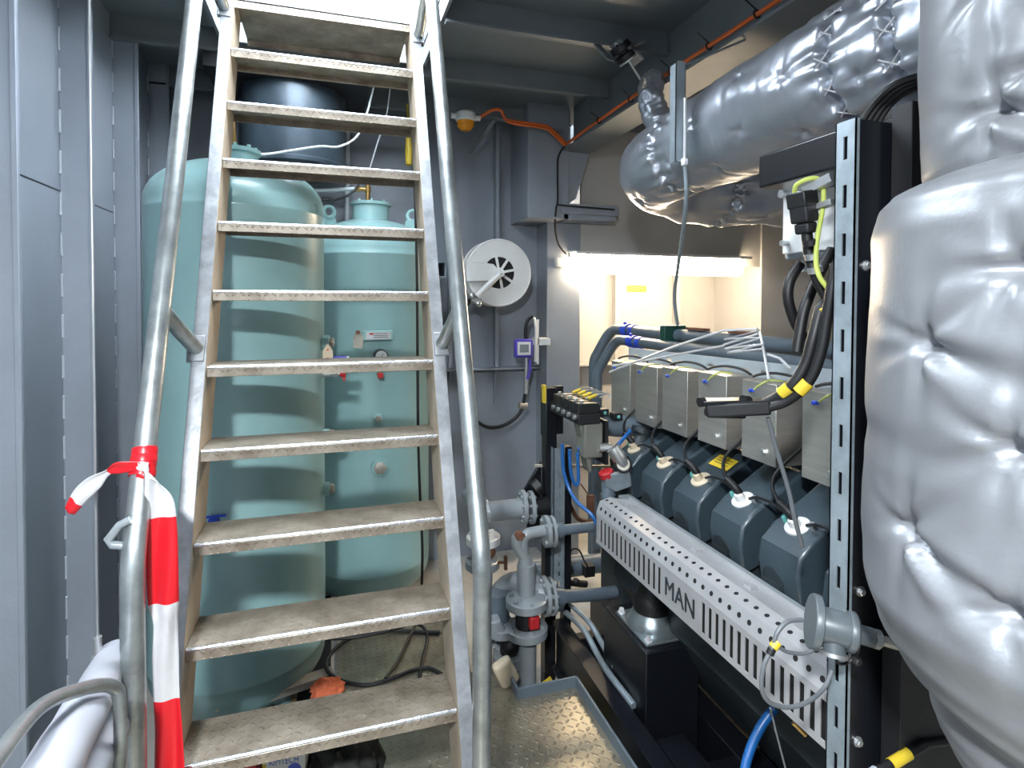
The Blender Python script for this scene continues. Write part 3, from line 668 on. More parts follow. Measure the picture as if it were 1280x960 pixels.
JX, JY = 1.05, .468; DC = math.hypot(JX, JY); TC = math.degrees(math.atan2(JX, JY))
def sil(px, py):   # radius and height of the jacket outline seen at this place
    al = math.degrees(math.atan((px-640)/F))+17.44; r = DC*math.sin(math.radians(TC-al)); dd = math.sqrt(DC**2-r*r)*math.cos(math.radians(al-17.44))
    return 1.617+(377-py)/F*dd, r
def mkprof(tab):
    tab = sorted(tab)
    def f(z):
        if z <= tab[0][0]: return tab[0][1]
        if z >= tab[-1][0]: return tab[-1][1]
        for a, b in zip(tab, tab[1:]):
            if z <= b[0]:
                t = (z-a[0])/(b[0]-a[0]); t = t*t*(3-2*t)*.5+t*.5; return a[1]+(b[1]-a[1])*t
    return f
main = [sil(1192, 222), sil(1150, 236), sil(1115, 250), sil(1098, 268), sil(1089, 300), sil(1087, 400), sil(1086, 500), sil(1090, 528), sil(1086, 560), sil(1080, 640), sil(1082, 700), sil(1101, 750), sil(1126, 790), sil(1160, 824), sil(1200, 842)]
def bt(px, py):
    al = math.radians(math.degrees(math.atan((px-640)/F))+17.44); dx_, dy_ = math.sin(al), math.cos(al)
    b_ = JX*dx_+JY*dy_; t = b_-math.sqrt(max(0, b_*b_-(DC*DC-.33**2))); x, y_ = dx_*t, dy_*t
    z = 1.617+(377-py)/F*(t*math.cos(al-YAW)); return (math.atan2(y_-JY, x-JX), z)
sj = thing('silencer_jacket', 'big silver quilted insulation jacket round the exhaust silencer at the right', 'insulation jacket', (JX, JY, .5))
zs = [a[0] for a in main]
m = jacket('main', JX, JY, mkprof(main), min(zs), max(zs), [bt(1150, 425), bt(1137, 660), bt(1262, 330), bt(1262, 560), bt(1270, 770)], '', 3)
obj('middle_jacket', m, 'silver', sj, ang=3)
up = [sil(1175, 265), sil(1160, 245), sil(1150, 225), sil(1146, 190), sil(1144, 90), sil(1143, 0), sil(1150, -110), sil(1150, -200)]
zs = [a[0] for a in up]
m = jacket('up', JX, JY, mkprof(up), min(zs), 2.9, [bt(1168, 132), bt(1262, 60), bt(1262, 200), bt(1168, -30)], '', 8)
obj('upper_jacket', m, 'silver', sj, ang=3)
lo = [sil(1165, 800), sil(1168, 835), sil(1170, 855), sil(1180, 880), sil(1195, 910), sil(1220, 940), sil(1248, 970), sil(1268, 1000)]
zs = [a[0] for a in lo]
m = jacket('lo', JX, JY, mkprof(lo), min(zs), max(zs), [bt(1250, 920)], '', 12)
obj('lower_jacket', m, 'silver', sj, ang=3)
m = MB(); m.cyl((JX, JY, FL), (JX, JY, .75), .06); obj('support_leg', m, 'black', sj)
m = MB(); m.cyl((JX, JY, 2.85), (JX, JY, ZC+.0), .12); obj('outlet_pipe', m, 'engd', sj)
m = MB(); p = at(1155, 222, D=1.02); 
# ------------------------------------------------------------------ slotted post and black frame
def strut_post(x, y, z0, z1, label, w=.05, dpth=.052, pitch=.10, sl=.047, m_='strut', first=.03, slw=.010):
    o = thing('slotted_post', label, 'post', (x, y, z0)); m = MB()
    L = z1-z0; sls = []; c = first
    while c+sl < L: sls.append((c, c+sl)); c += pitch
    slotted(m, (x, y, z0), (0,1,0), (0,0,1), (1,0,0), w, L, w/2-slw/2, w/2+slw/2, sls, .003)
    m.box((x, y, z0), (x+.010, y+.003, z1)); m.box((x, y+w-.003, z0), (x+dpth, y+w, z1))
    m.box((x+dpth-.003, y+w-.012, z0), (x+dpth, y+w, z1))
    obj('channel', m, m_, o); return o
zt = at(1052, 153, X=1.02).z
po = strut_post(1.02, .918, FL, zt, 'tall slotted steel post in front of the engine beside the silver jacket', first=.065)
for z in (zt-.30, zt-.98, zt-1.30):
    m = MB(); m.hexnut((1.055, .920, z), (0,-1,0), .008, .008); m.lathe([(.011,0),(.011,.003)], (1.055,.9215,z), (0,-1,0), 16); obj('bolt', m, 'zinc', po)
bf = thing('equipment_rack', 'black steel frame of the electrical rack behind the slotted post', 'frame', (1.09, .95, FL))
m = MB(); m.box((1.031, .922, FL), (1.17, .962, zt)); obj('upright', m, 'black', bf, bevel=.002)
m = MB(); m.box((1.105, .865, FL), (2.6, .91, at(1120, 138, X=1.13).z)); obj('panel', m, 'blackm', bf, bevel=.002)
bz1 = at(948, 195, Y=1.27).z; bz0 = at(948, 236, Y=1.27).z; bx = at(948, 200, Y=1.27).x
m = MB(); m.box((bx, .965, bz0), (bx+.17, 1.27, bz1)); obj('cross_beam', m, 'black', bf, bevel=.006, seg=3)
m = MB(); m.box((1.18, .96, bz0+.02), (1.75, 1.0, bz1+.02)); obj('top_beam', m, 'black', bf, bevel=.003)
m = MB(); m.box((1.72, .87, FL), (1.78, .93, 2.0)); obj('upright', m, 'black', bf, bevel=.003)
# electrical cabinet behind post
ex = at(980, 230, Y=1.38).x; ez1 = at(985, 232, Y=1.38).z; ez0 = at(985, 325, Y=1.38).z
ec = thing('junction_box', 'light grey junction box behind the slotted post under the black beam', 'junction box', (ex+.15, 1.28, ez0))
m = MB(); m.box((ex+.005, 1.12, ez0), (ex+.26, 1.38, ez1)); obj('body', m, 'grey', ec, bevel=.006)
m = MB(); m.box((ex-.012, 1.13, ez0+.015), (ex+.004, 1.37, ez1-.03)); obj('door', m, 'paint', ec, bevel=.003)
m = MB(); m.cyl((ex-.03, 1.36, ez1-.03), (ex+.0, 1.36, ez1-.03), .012); m.cyl((ex-.035, 1.35, ez0+.045), (ex+.0, 1.35, ez0+.045), .008); obj('latch', m, 'zinc', ec)
m = MB(); p = at(1010, 232, Y=1.2)
for q in range(3): m.cyl((ex+.05+.05*q, 1.34, ez0-.035), (ex+.05+.05*q, 1.34, ez0), .014)
obj('cable_gland', m, 'grey', ec)
m = MB(); m.bar(at(1008, 240, Y=1.08), at(1042, 222, Y=1.02), .03, .02); m.bar(at(1012, 262, Y=1.08), at(1042, 252, Y=1.02), .02, .012); single('mounting_rail', m, 'zinc', 'short perforated bright rail left of the slotted post above the connector', 'rail')
# rectangular connector + cables
def conn(a, b, w, h, label, name='cable_connector'):
    a = V(a); b = V(b); o = thing(name, label, 'connector', a)
    m = MB(); d = (b-a).normalized(); L = (b-a).length
    m.bar(a, a+d*L*.72, w, h); m.bar(a+d*L*.72, b, w*.8, h*.8); obj('hood', m, 'blackm', o, bevel=.006, seg=3)
    m = MB(); m.bar(a-d*.006, a+d*.03, w*1.06, h*1.06); obj('collar', m, 'rubber', o, bevel=.003); return o
up_ = V((.3, -1, 0))
conn(at(1002, 243, Y=1.08), at(1008, 292, Y=1.08), .052, .04, 'black rectangular cable connector hanging left of the slotted post')
c1 = [at(1008, 288, Y=1.08), at(1012, 320, Y=1.08), at(1022, 350, Y=1.07), at(1034, 375, Y=1.06), at(1040, 392, Y=1.05), at(1036, 415, Y=1.045)]
c1 = c1[:4]+[at(1026, 385, Y=1.06), at(1017, 420, Y=1.06), at(1007, 455, Y=1.07), at(990, 482, Y=1.09), at(966, 500, Y=1.13), at(940, 509, Y=1.17), at(905, 514, Y=1.2)]
m = MB(); m.tube(c1, .0125, 14, smooth=8)
m.tube([at(1045, 330, Y=1.02), at(1040, 360, Y=1.02), at(1033, 400, Y=1.03), at(1026, 440, Y=1.04), at(1012, 475, Y=1.06), at(985, 500, Y=1.10), at(955, 510, Y=1.14), at(925, 515, Y=1.18)], .0125, 14, smooth=8)
m.mi = 1
for (u_, v_) in ((c1[7], c1[8]),): m.cyl(u_+(v_-u_)*.1, u_+(v_-u_)*.55, .0150)
m.cyl(at(1010, 478, Y=1.06), at(998, 490, Y=1.075), .0150)
single('power_cables', m, ['rubber', 'yellow'], 'pair of thick black cables with yellow markers curving down to the flat connector', 'cables')
m = MB(); m.tube([at(1000, 330, Y=1.25), at(988, 350, Y=1.25), at(985, 372, Y=1.25), at(992, 398, Y=1.25), at(1003, 420, Y=1.25), at(1014, 440, Y=1.22)], .014, 12, smooth=8); m.tube([at(1040, 312, Y=1.2), at(1020, 350, Y=1.2), at(1006, 385, Y=1.2), at(1000, 415, Y=1.2), at(996, 440, Y=1.2)], .014, 12, smooth=8)
single('black_cables', m, 'rubber', 'thick black cables looping below the grey junction box', 'cables')
m = MB(); m.tube([at(993, 240, Y=1.09), at(996, 231, Y=1.08), at(1010, 224, Y=1.06), at(1023, 224, Y=1.05), at(1029, 235, Y=1.05), at(1028, 262, Y=1.05), at(1022, 295, Y=1.05), at(1020, 325, Y=1.05), at(1024, 345, Y=1.04), at(1036, 362, Y=1.03), at(1046, 372, Y=1.03)], .0055, 10, smooth=8)
single('earth_wire', m, 'yg', 'yellow-green earth wire looping over the black connector at the slotted post', 'wire')
for (px, py, a_, yy) in ((1030, 382, -.7, 1.05),):
    p = at(px, py, Y=yy); m = MB(); m.bar(p, p+V((.022, 0, -.028)), .016, .03); single('cable_marker', m, 'yellow', 'yellow marker tag on the black cable left of the slotted post', 'marker tag')
for q in range(3):
    p = at(1012+3*q, 300+17*q, Y=1.065); m = MB(); m.cyl(p, p+V((.004,0,-.012)), .0165); single('tape_band', m, 'zinc' if q else 'rubber', 'band round the black cable below the upright connector, %s of three' % ('highest', 'middle', 'lowest')[q], 'band')
fc = thing('flat_connector', 'flat black multi-pole connector hanging level in front of the steel boxes', 'connector', at(905, 505, Y=1.2))
m = MB(); m.bar(at(882, 512, Y=1.22), at(962, 508, Y=1.14), .05, .035); m.bar(at(882, 516, Y=1.22), at(930, 517, Y=1.19), .04, .02); obj('hood', m, 'blackm', fc, bevel=.006)
m = MB(); m.bar(at(876, 502, Y=1.22), at(930, 501, Y=1.18), .052, .010); obj('lid', m, 'black', fc, bevel=.002)
m = MB(); m.cyl(at(874, 503, Y=1.21), at(880, 502, Y=1.21), .012); m.cyl(at(928, 501, Y=1.17), at(936, 502, Y=1.17), .014); obj('latch', m, 'rubber', fc)
m = MB(); m.tube([at(960, 522, Y=1.14), at(970, 560, Y=1.14), at(985, 610, Y=1.13), at(994, 650, Y=1.12), at(1003, 684, Y=1.12)], .0055, 8, smooth=6); single('support_cord', m, 'cabg', 'taut grey cord slanting from the flat connector down over the nearest cylinder head', 'cord')
# ------------------------------------------------------------------ ENGINE
G = 1.05; GZ1 = .745; GZ0 = .62
en = thing('gas_engine', 'dark blue-grey twelve cylinder engine with light slotted exhaust guard lettered MAN', 'engine', (1.7, 1.6, FL))
m = MB()
m.prism([(1.30, 1.0, .30), (1.34, 1.0, .66), (1.62, 1.0, .88), (1.90, 1.0, .88), (2.2, 1.0, .72), (2.2, 1.0, .30), (2.05, 1.0, -.02), (1.50, 1.0, -.02)], (0, 1.5, 0)); obj('engine_block', m, 'engd', en, bevel=.01)
m = MB(); m.box((1.72, 1.0, .86), (1.98, 2.5, 1.05)); m.cyl((1.75, 1.0, 1.02), (1.75, 2.62, 1.02), .075); obj('intake_manifold', m, 'engd', en, bevel=.02)
# exhaust guard
GY0, GY1 = .985, 2.165
gd = MB(); L = GY1-GY0; sl = []
y = GY0+.012
while y < 1.455: sl.append((y-GY0, y-GY0+.0155)); y += .0312
y = 1.675
while y < GY1-.02: sl.append((y-GY0, y-GY0+.016)); y += .0335
slotted(gd, (G, GY0, GZ0), (0,0,1), (0,1,0), (1,0,0), GZ1-GZ0, L, .016, .108, sl, .003)
P = [(G, GZ1), (G+.016, GZ1+.045), (G+.065, GZ1+.057), (G+.150, GZ1+.046)]
gd.prism([(P[0][0], GY0, P[0][1]), (P[1][0], GY0, P[1][1]), (P[1][0]+.003, GY0, P[1][1]-.002), (P[0][0]+.003, GY0, P[0][1]-.001)], (0, L, 0))
gd.prism([(P[1][0], GY0, P[1][1]), (P[2][0], GY0, P[2][1]), (P[2][0], GY0, P[2][1]-.008), (P[1][0]+.003, GY0, P[1][1]-.003)], (0, L, 0))
gd.prism([(P[2][0], GY0, P[2][1]-.008), (P[3][0], GY0, P[3][1]-.008), (P[3][0], GY0, P[3][1]+.004), (P[3][0]+.003, GY0, P[3][1]+.004), (P[3][0]+.003, GY0, P[3][1]-.012), (P[2][0], GY0, P[2][1]-.011)], (0, L, 0))
gd.prism([(G, GY1, GZ0), (G+.15, GY1, GZ0+.02), (G+.15, GY1, GZ1+.035), (G+.065, GY1, GZ1+.056), (G+.016, GY1, GZ1+.044), (G, GY1, GZ1)], (0, -.003, 0))
gd.mi = 1
n1 = V((-.045, 0, .016)).normalized(); n2 = V((-.012, 0, .049)).normalized()
y = GY0+.03
while y < GY1-.02:
    gd.lathe([(.0072, 0), (.0072, .0008)], V((G+.008, y, GZ1+.0225))+n1*.0002, n1, 12)
    gd.lathe([(.0068, 0), (.0068, .0008)], V((G+.040, y+.012, GZ1+.051))+n2*.0002, n2, 12); y += .040
gd.box((G+.012, GY0, GZ0+.01), (G+.015, GY1-.005, GZ1-.0))
gu = obj('exhaust_guard', gd, ['guard', 'hole'], en, label='light grey slotted and perforated exhaust guard')
m = MB(); text_mesh(m, 'MAN', .085, (G-.0022, 1.562, (GZ0+GZ1)/2), (0,-1,0), (0,0,1), .0025, True, .158); obj('lettering', m, 'engd', gu)
for y in (.9, 1.12, 1.36, 1.62, 1.88, 2.05):
    m = MB(); m.box((G+.10, y, GZ1+.036), (G+.125, y+.03, GZ1+.052)); m.cyl((G+.104, y+.012, GZ1+.052), (G+.12, y+.012, GZ1+.052), .004); obj('clip', m, 'guard', gu)
m = MB(); m.box((1.210, 1.0, .73), (1.268, 2.28, .765)); obj('head_rail', m, 'pipel', en, bevel=.006)
# cylinder heads
HY = [2.434, 2.175, 1.925, 1.682, 1.432, 1.18]; hd_name = {}
def head(yc, lab=None):
    m = MB(); hw = .085
    sec = [(1.325, .70), (1.305, .80), (1.315, .865), (1.365, .912), (1.56, 1.025), (1.66, 1.02), (1.70, .90), (1.62, .80)]
    m.prism([(a, yc-hw, b) for a, b in sec], (0, 2*hw, 0)); h = obj('cylinder_head', m, 'eng', en, bevel=.010, seg=2, label=lab)
    # arch recess + valve cover edge
    m = MB(); m.lathe([(.042, -.002), (.042, .004), (.030, .006)], (1.312, yc+.02, .755), (-1, 0, -.15), 28); m.prism([(1.300, yc-.02, .70), (1.300, yc+.06, .70), (1.300, yc+.06, .755), (1.300, yc-.02, .755)], (.02, 0, 0)); obj('arch_recess', m, 'engd', h)
    m = MB(); m.box((1.60, yc-hw+.004, 1.017), (1.66, yc+hw-.004, 1.034)); obj('cover_rim', m, 'eng', h, bevel=.004)
    ax = V((-.50, 0, .866)); p = V((1.385, yc, .920))
    m = MB(); m.lathe([(.040, -.01), (.040, .006), (.034, .010)], p, ax, 28); m.lathe([(.018,.008),(.016,.03),(.012,.034)], p+V((-.006,0,0)), ax, 20); obj('plug_plate', m, 'beige' if yc > 1.75 else 'paint', h)
    m = MB(); m.tube([p+ax*.03, p+ax*.055+V((0,.012,0)), p+ax*.07+V((0,.045,.005))], .014, 12, smooth=4); obj('plug_boot', m, 'rubber', h)
    m = MB()
    m.hexnut(p+V((0,.045,-.0)), ax, .012, .022); obj('teal_bolt', m, 'teal', h)
    m = MB(); m.hexnut(p+V((.012,-.05,.01)), ax, .012, .022); m.hexnut(V((1.318, yc-.07, .712)), (-.6,0,.6), .011, .016); m.hexnut(V((1.318, yc+.072, .712)), (-.6,0,.6), .011, .016); obj('head_bolt', m, 'zinc', h)
    return h
for i, yc in enumerate(HY): head(yc)
m = MB(); yc = HY[2]; ax = V((-.5,0,.866))
q0 = V((1.47, yc-.01, .977)); e1 = V((.195,0,.113)).normalized(); e2 = V((0,1,0)); nn = e2.cross(e1)*-1
if nn.z < 0: nn = -nn
m.prism([q0+e1*a+e2*b+nn*.0015 for a, b in ((-.02,-.055),(.045,-.055),(.045,.055),(-.02,.055))], nn*.001); lb = obj('yellow_label', m, 'yellow', en)
m = MB()
for r_ in range(3): m.prism([q0+e1*(.0+.014*r_)+e2*b+nn*.003+e1*a for a, b in ((0,-.04),(.003,-.04),(.003,.04),(0,.04))], nn*.0006)
obj('label_lines', m, 'text', lb)
# plug leads and dark harness
m = MB()
for yc in HY:
    p = V((1.385, yc, .92))+ax*.07+V((0,.045,.005))
    m.tube([p, p+V((.03,.06,.03)), p+V((.08,.09,.07)), p+V((.18,.08,.15))], .006, 8, smooth=6)
    m.tube([V((1.37,yc-.05,.945)), V((1.36,yc-.10,.965)), V((1.36,yc-.16,.97)), V((1.375,yc-.19,.95))], .005, 8, smooth=6)
obj('plug_lead', m, 'rubber', en)
m = MB(); m.tube([(1.62, 1.0, 1.10), (1.64, 1.2, 1.09), (1.61, 1.6, 1.105), (1.63, 2.1, 1.09), (1.60, 2.5, 1.07)], .028, 12, smooth=6); m.tube([(1.58, 1.0, 1.06), (1.585, 1.3, 1.07), (1.57, 1.9, 1.05), (1.55, 2.45, 1.06)], .02, 12, smooth=6); obj('wiring_harness', m, 'rubber', en)
# stainless ignition boxes
BX = 1.43; BYs = [(1.94, 1.80), (1.764, 1.625), (1.594, 1.46), (1.407, 1.285), (1.223, 1.105), (1.026, .91)]
for i, (a_, b_) in enumerate(BYs):
    y1, y0 = a_*BX, b_*BX; zt_ = (1.308, 1.315, 1.327, 1.337, 1.340, 1.343)[i]; zb_b = zt_-.280
    m = MB(); m.box((BX, y0, zb_b), (BX+.13, y1, zt_)); b = obj('ignition_box', m, 'ss', en, bevel=.002)
    m = MB(); m.lathe([(.011,0),(.011,.01)], (BX, y0+.055, zb_b+.04), (-1,0,0), 6); obj('bolt', m, 'zinc', b)
    m = MB(); m.lathe([(.008,0),(.008,.012)], (BX, y1-.05, zt_-.035), (-1,0,0), 6); obj('bolt', m, 'zinc', b)
    m = MB(); m.tube([(BX-.012, y1-.05, zt_-.035), (BX-.013, y1-.075, zt_-.028), (BX-.010, y1-.10, zt_-.008), (BX+.01, y1-.125, zt_+.010), (BX+.05, y1-.14, zt_+.008)], .003, 8, smooth=5); m.mi = 1; m.cyl((BX-.013, y1-.055, zt_-.034), (BX-.015, y1-.075, zt_-.03), .0065)
    obj('earth_strap', m, ['yg', 'bluec'], b)
    m = MB(); m.tube([(BX+.03, y1-.02, zt_+.01), (BX+.04, y1-.05, zt_+.022), (BX+.06, y1-.10, zt_+.030), (BX+.09, y1-.15, zt_+.022), (BX+.12, y1-.17, zt_+.0)], .005, 8, smooth=5); obj('box_cable', m, 'rubber', b)
m = MB(); m.box((BX+.13, 1.0, 1.20), (BX+.15, 2.85, 1.24)); obj('box_carrier', m, 'engd', en)
# grey cable tray behind boxes
rx = 1.60; rz = 1.385
m = MB(); sl = [(.06+.11*q, .10+.11*q) for q in range(19)]
vv = V((0, -1.86, .045)).normalized()
slotted(m, (rx, 2.90, 1.272), (0,0,1), vv, (1,0,0), .09, 1.86, .045, .056, [(a, b) for a, b in sl if b < 1.82], .003); obj('cable_tray', m, 'trayc', en)
# coolant pipes
X1, Z1, X2, Z2 = 1.86, 1.433, 1.78, 1.375
for (x, z, py_, r, yb_, xo) in ((X1, Z1, 0, .036, 3.62, 0), (X2, Z2, 0, .032, 3.40, .0)):
    m = MB(); m.tube(bent([(x, 1.0, z), (x, yb_, z), (x-.10, yb_+.06, z-.22), (x-.10, yb_+.06, -.15)], .13, 8), r, 20); cp = obj('coolant_pipe', m, 'pipe', en)
    m = MB(); m.cyl((x, yb_-.26, z), (x, yb_-.20, z), r*1.25); m.cyl((x, yb_-.34, z), (x, yb_-.30, z), r*1.15); m.ball((x-.01, yb_-.22, z+r*1.2), .014); obj('blue_band', m, 'bluec', cp)
m = MB(); p = at(845, 420, X=X1); m.obox((X1-.02, p.y, Z1-.03), .14, .05, .17); obj('pipe_clamp', m, 'green', en, bevel=.004)
for y in (2.55, 2.2):
    m = MB(); m.box((X1-.02, y, Z1+.036), (X1+.02, y+.16, Z1+.05)); obj('pipe_lug', m, 'rust', en)
# bend of grey charge air pipe at the far end
m = MB(); m.tube([(1.19, 2.63, 1.10), (1.25, 2.62, 1.04), (1.33, 2.60, 1.0), (1.44, 2.58, .995), (1.56, 2.56, 1.01), (1.70, 2.5, 1.03)], .052, 20, smooth=8); obj('charge_air_pipe', m, 'pipe', en, label='grey bent pipe entering the far end of the engine')
a = at(745, 500, Y=2.62)
# small stuff on the far end: filler neck with red cap, filter, brackets
fn = [at(757, 650, Y=2.35), at(757, 615, Y=2.35), at(762, 598, Y=2.35)]
m = MB(); m.tube([at(760, 628, Y=2.3), at(760, 600, Y=2.32)], .030, 20); m.tube([at(752, 680, Y=2.4), at(757, 640, Y=2.35), at(760, 625, Y=2.3)], .028, 16, smooth=4); m.torus(at(760, 618, Y=2.31), (0,0,1), .03, .004); fl = obj('filler_hose', m, 'pipe', en)
p = at(758, 592, Y=2.31); m = MB(); m.lathe([(.034,-.012),(.034,.010),(.028,.014)], p, (-.4, 0, 1), 24); obj('red_cap', m, 'red', fl)
m = MB(); p = at(766, 560, Y=2.3); m.lathe([(.030,0),(.034,.05),(.028,.09),(.02,.10)], p, (.5,-.3,-.8), 24); m.lathe([(.02,0),(.02,.06)], at(748, 560, Y=2.35), (1,0,0), 16); obj('valve_body', m, 'zinc', en)
m = MB(); p = at(779, 580, Y=2.26); m.torus(p, (-.4,-.8,.3), .033, .006, 28, 8); m.mi = 1; m.lathe([(.028,-.004),(.028,.004)], p, (-.4,-.8,.3), 24); obj('sight_glass', m, ['rubber', 'galvd'], en)
m = MB(); p = at(770, 600, Y=2.28); m.prism([p+V(q) for q in ((-.05,0,.03),(.06,-.02,.035),(.07,-.02,-.03),(.0,0,-.055),(-.045,0,-.03))], (0,.03,0)); obj('end_bracket', m, 'strut', en, bevel=.006)
m = MB(); m.cyl(at(806, 540, Y=2.48), at(797, 562, Y=2.46), .035, .045); m.cyl(at(803, 535, Y=2.48), at(801, 541, Y=2.48), .05); obj('thermostat_cap', m, 'engd', en)
m = MB(); m.tube([(1.38,2.55,.5),(1.38,2.56,.75),(1.36,2.55,.85)], .05, 16, smooth=5); m.box((1.36, 2.5, .0), (2.1, 2.75, .72)); obj('front_housing', m, 'engd', en, bevel=.02)
# bright bent rods lying on top of boxes
def rod(pts, r, lab, nm='steel_rod'):
    m = MB(); m.tube(pts, r, 10); single(nm, m, 'chrome', lab, 'rod')
rod([at(762, 465, Y=2.55), at(846, 432, Y=2.10), at(905, 413, Y=1.85), at(947, 411, Y=1.72)], .0048, 'long bright steel rod slanting up across the steel boxes, longest of the loose rods')
rod([at(766, 457, Y=2.56), at(800, 452, Y=2.4), at(868, 439, Y=2.02), at(905, 432, Y=1.9)], .0045, 'bright thin steel rod lying just below the longest one on the steel boxes')
rod([at(905, 431, Y=1.85), at(948, 417, Y=1.70), at(949, 413, Y=1.70), at(906, 424, Y=1.83), at(952, 422, Y=1.66), at(907, 436, Y=1.8), at(954, 430, Y=1.62), at(910, 441, Y=1.78), at(955, 436, Y=1.6)], .0045, 'zigzag bent bright steel rod on top of the cable tray', 'bent_rod')
rod([at(950, 415, Y=1.66), at(955, 440, Y=1.62), at(961, 474, Y=1.58)], .0048, 'short bright steel rod standing upright beside the zigzag rod')
rod([at(960, 443, Y=1.6), at(975, 448, Y=1.52), at(988, 461, Y=1.45)], .0048, 'short bright steel rod lying right of the zigzag rod toward the cables')
# ------------------------------------------------------------------ flanged sensor & stainless pipe
sp_ = thing('flanged_sensor', 'grey flanged sensor housing clamped to the slotted post above the engine guard', 'sensor', at(1030, 805, Y=.86))
pa = at(1018, 777, Y=.90); pb_ = at(1150, 828, Y=.70); d = (at(1075, 793, Y=.855)-pa).normalized()
m = MB(); m.lathe([(.050,-.008),(.052,-.004),(.052,.006),(.048,.008)], pa, d, 36); m.lathe([(.030,.006),(.033,.012),(.033,.062),(.030,.066)], pa, d, 28); obj('housing', m, 'sens', sp_)
m = MB(); m.lathe([(.036,.058),(.038,.062),(.038,.070),(.034,.074)], pa, d, 28); m.lathe([(.018,.07),(.018,.105),(.015,.108)], pa, d, 20); obj('cover', m, 'sens', sp_)
q = pa+d*.035; dn = V((-.25,-.25,-1)).normalized()
m = MB(); m.lathe([(.02,0),(.02,.045)], q, dn, 20); m.mi = 1; m.lathe([(.025,.045),(.025,.052)], q, dn, 20); m.mi = 2; m.lathe([(.02,.052),(.02,.053)], q, dn, 20); obj('cable_port', m, ['sens', 'zinc', 'hole'], sp_)
m = MB(); m.hexnut(pa+d*.105, d, .018, .014); obj('gland_nut', m, 'zinc', sp_)
m = MB(); m.hexnut(pa+d*.045+V((0,-.035,-.04)), (0,-1,0), .008, .012); m.torus(pa+d*.06+V((0,0,-.045)), (0,1,.3), .026, .003, 24, 6); obj('clamp_strap', m, 'rubber', sp_)
m = MB(); m.cyl(pa+d*.115, pa+d*.30, .0095); single('stainless_tube', m, 'ss', 'bright stainless tube running from the flanged sensor behind the silver jacket', 'tube')
yc_ = .88
m = MB(); m.tube([at(1003, 775, Y=yc_), at(985, 777, Y=yc_), at(972, 790, Y=yc_), at(966, 808, Y=yc_), at(955, 832, Y=yc_), at(952, 860, Y=yc_), at(962, 878, Y=yc_), at(985, 884, Y=yc_), at(1010, 877, Y=yc_), at(1030, 860, Y=.895), at(1040, 838, Y=.9)], .0042, 10, smooth=8)
m.tube([at(1020, 810, Y=yc_), at(1005, 817, Y=yc_), at(985, 815, Y=yc_), at(972, 808, Y=yc_)], .0036, 10, smooth=6)
m.mi = 1; m.cyl(at(972, 802, Y=yc_), at(966, 810, Y=yc_), .0085)
m.mi = 2; m.cyl(at(965, 811, Y=yc_), at(962, 818, Y=yc_), .0075)
single('sensor_cable', m, ['cabg', 'yellow', 'rubber'], 'grey cable with yellow marker looping from the flanged sensor under the guard', 'cable')
m = MB(); m.tube([at(963, 885, Y=.95), at(970, 915, Y=.95), at(983, 965, Y=.95)], .002, 6); single('thin_wire', m, 'cabg', 'thin wire hanging below the sensor cable loop', 'wire')
m = MB(); m.tube([at(968, 885, Y=1.35), at(950, 910, Y=1.35), at(935, 945, Y=1.33), at(928, 985, Y=1.3), at(925, 1040, Y=1.3)], .013, 12, smooth=6); single('blue_hose', m, 'blue', 'bright blue hose curving down in the dark under the engine guard', 'hose')
# lower right connectors
for i, (px, py, lab) in enumerate(((1110, 952, 'black cable connector with yellow marker at the lower edge right of the post'),)):
    o = thing('cable_connector', lab, 'connector', at(px, py, Y=.86)); a = at(px-20, py+18, Y=.86); b = at(px+45, py-22, Y=.86)
    m = MB(); m.cyl(a, b, .010); m.cyl(b, at(1200, 925, Y=.86), .008); obj('body', m, 'rubber', o)
    m = MB(); m.cyl(a+(b-a)*.35, a+(b-a)*.7, .0112); obj('yellow_marker', m, 'yellow', o)
    m = MB(); m.cyl(a-(b-a)*.5, a+(b-a)*.1, .0125); obj('grey_sleeve', m, 'grey', o)
# ------------------------------------------------------------------ mount block & base frame
mb_ = thing('engine_mount', 'black steel engine foot box with round rubber mount on a steel plate', 'engine mount', (1.27, 2.11, FL))
m = MB(); m.box((1.15, 1.93, FL), (1.39, 2.29, .27)); obj('foot_box', m, 'black', mb_, bevel=.006)
m = MB(); m.box((1.17, 1.96, .27), (1.37, 2.22, .282)); pl = obj('mount_plate', m, 'steel', mb_, bevel=.004)
for x, y in ((1.19,1.98),(1.35,1.98),(1.19,2.2),(1.35,2.2)):
    m = MB(); m.lathe([(.016,0),(.016,.004)], (x,y,.282), (0,0,1), 16); m.hexnut((x,y,.286), (0,0,1), .012, .016); obj('bolt', m, 'chrome', pl)
m = MB(); m.lathe([(.10,.282),(.10,.292),(.092,.31),(.076,.34),(.07,.345)], (1.27,2.09,0), n=36); obj('metal_dome', m, 'steel', mb_)
m = MB(); m.lathe([(.072,.335),(.078,.36),(.072,.40),(.055,.43),(.04,.50)], (1.27,2.09,0), n=32); obj('rubber_cone', m, 'rubber', mb_)
m = MB(); m.prism([(1.20,1.95,.5),(1.46,1.95,.5),(1.46,1.95,.66),(1.30,1.95,.58)], (0,.26,0)); obj('engine_foot', m, 'engd', mb_, bevel=.01)
bs = thing('base_frame', 'long black steel base rail beneath the engine running back past the valves', 'base frame', (1.1, 1.6, FL))
m = MB(); m.box((1.055, .98, .0), (1.13, 2.69, .012)); m.box((1.085, .98, -.22), (1.097, 2.69, .0)); m.box((1.055, .98, -.232), (1.13, 2.69, -.22)); obj('side_rail', m, 'black', bs, bevel=.002)
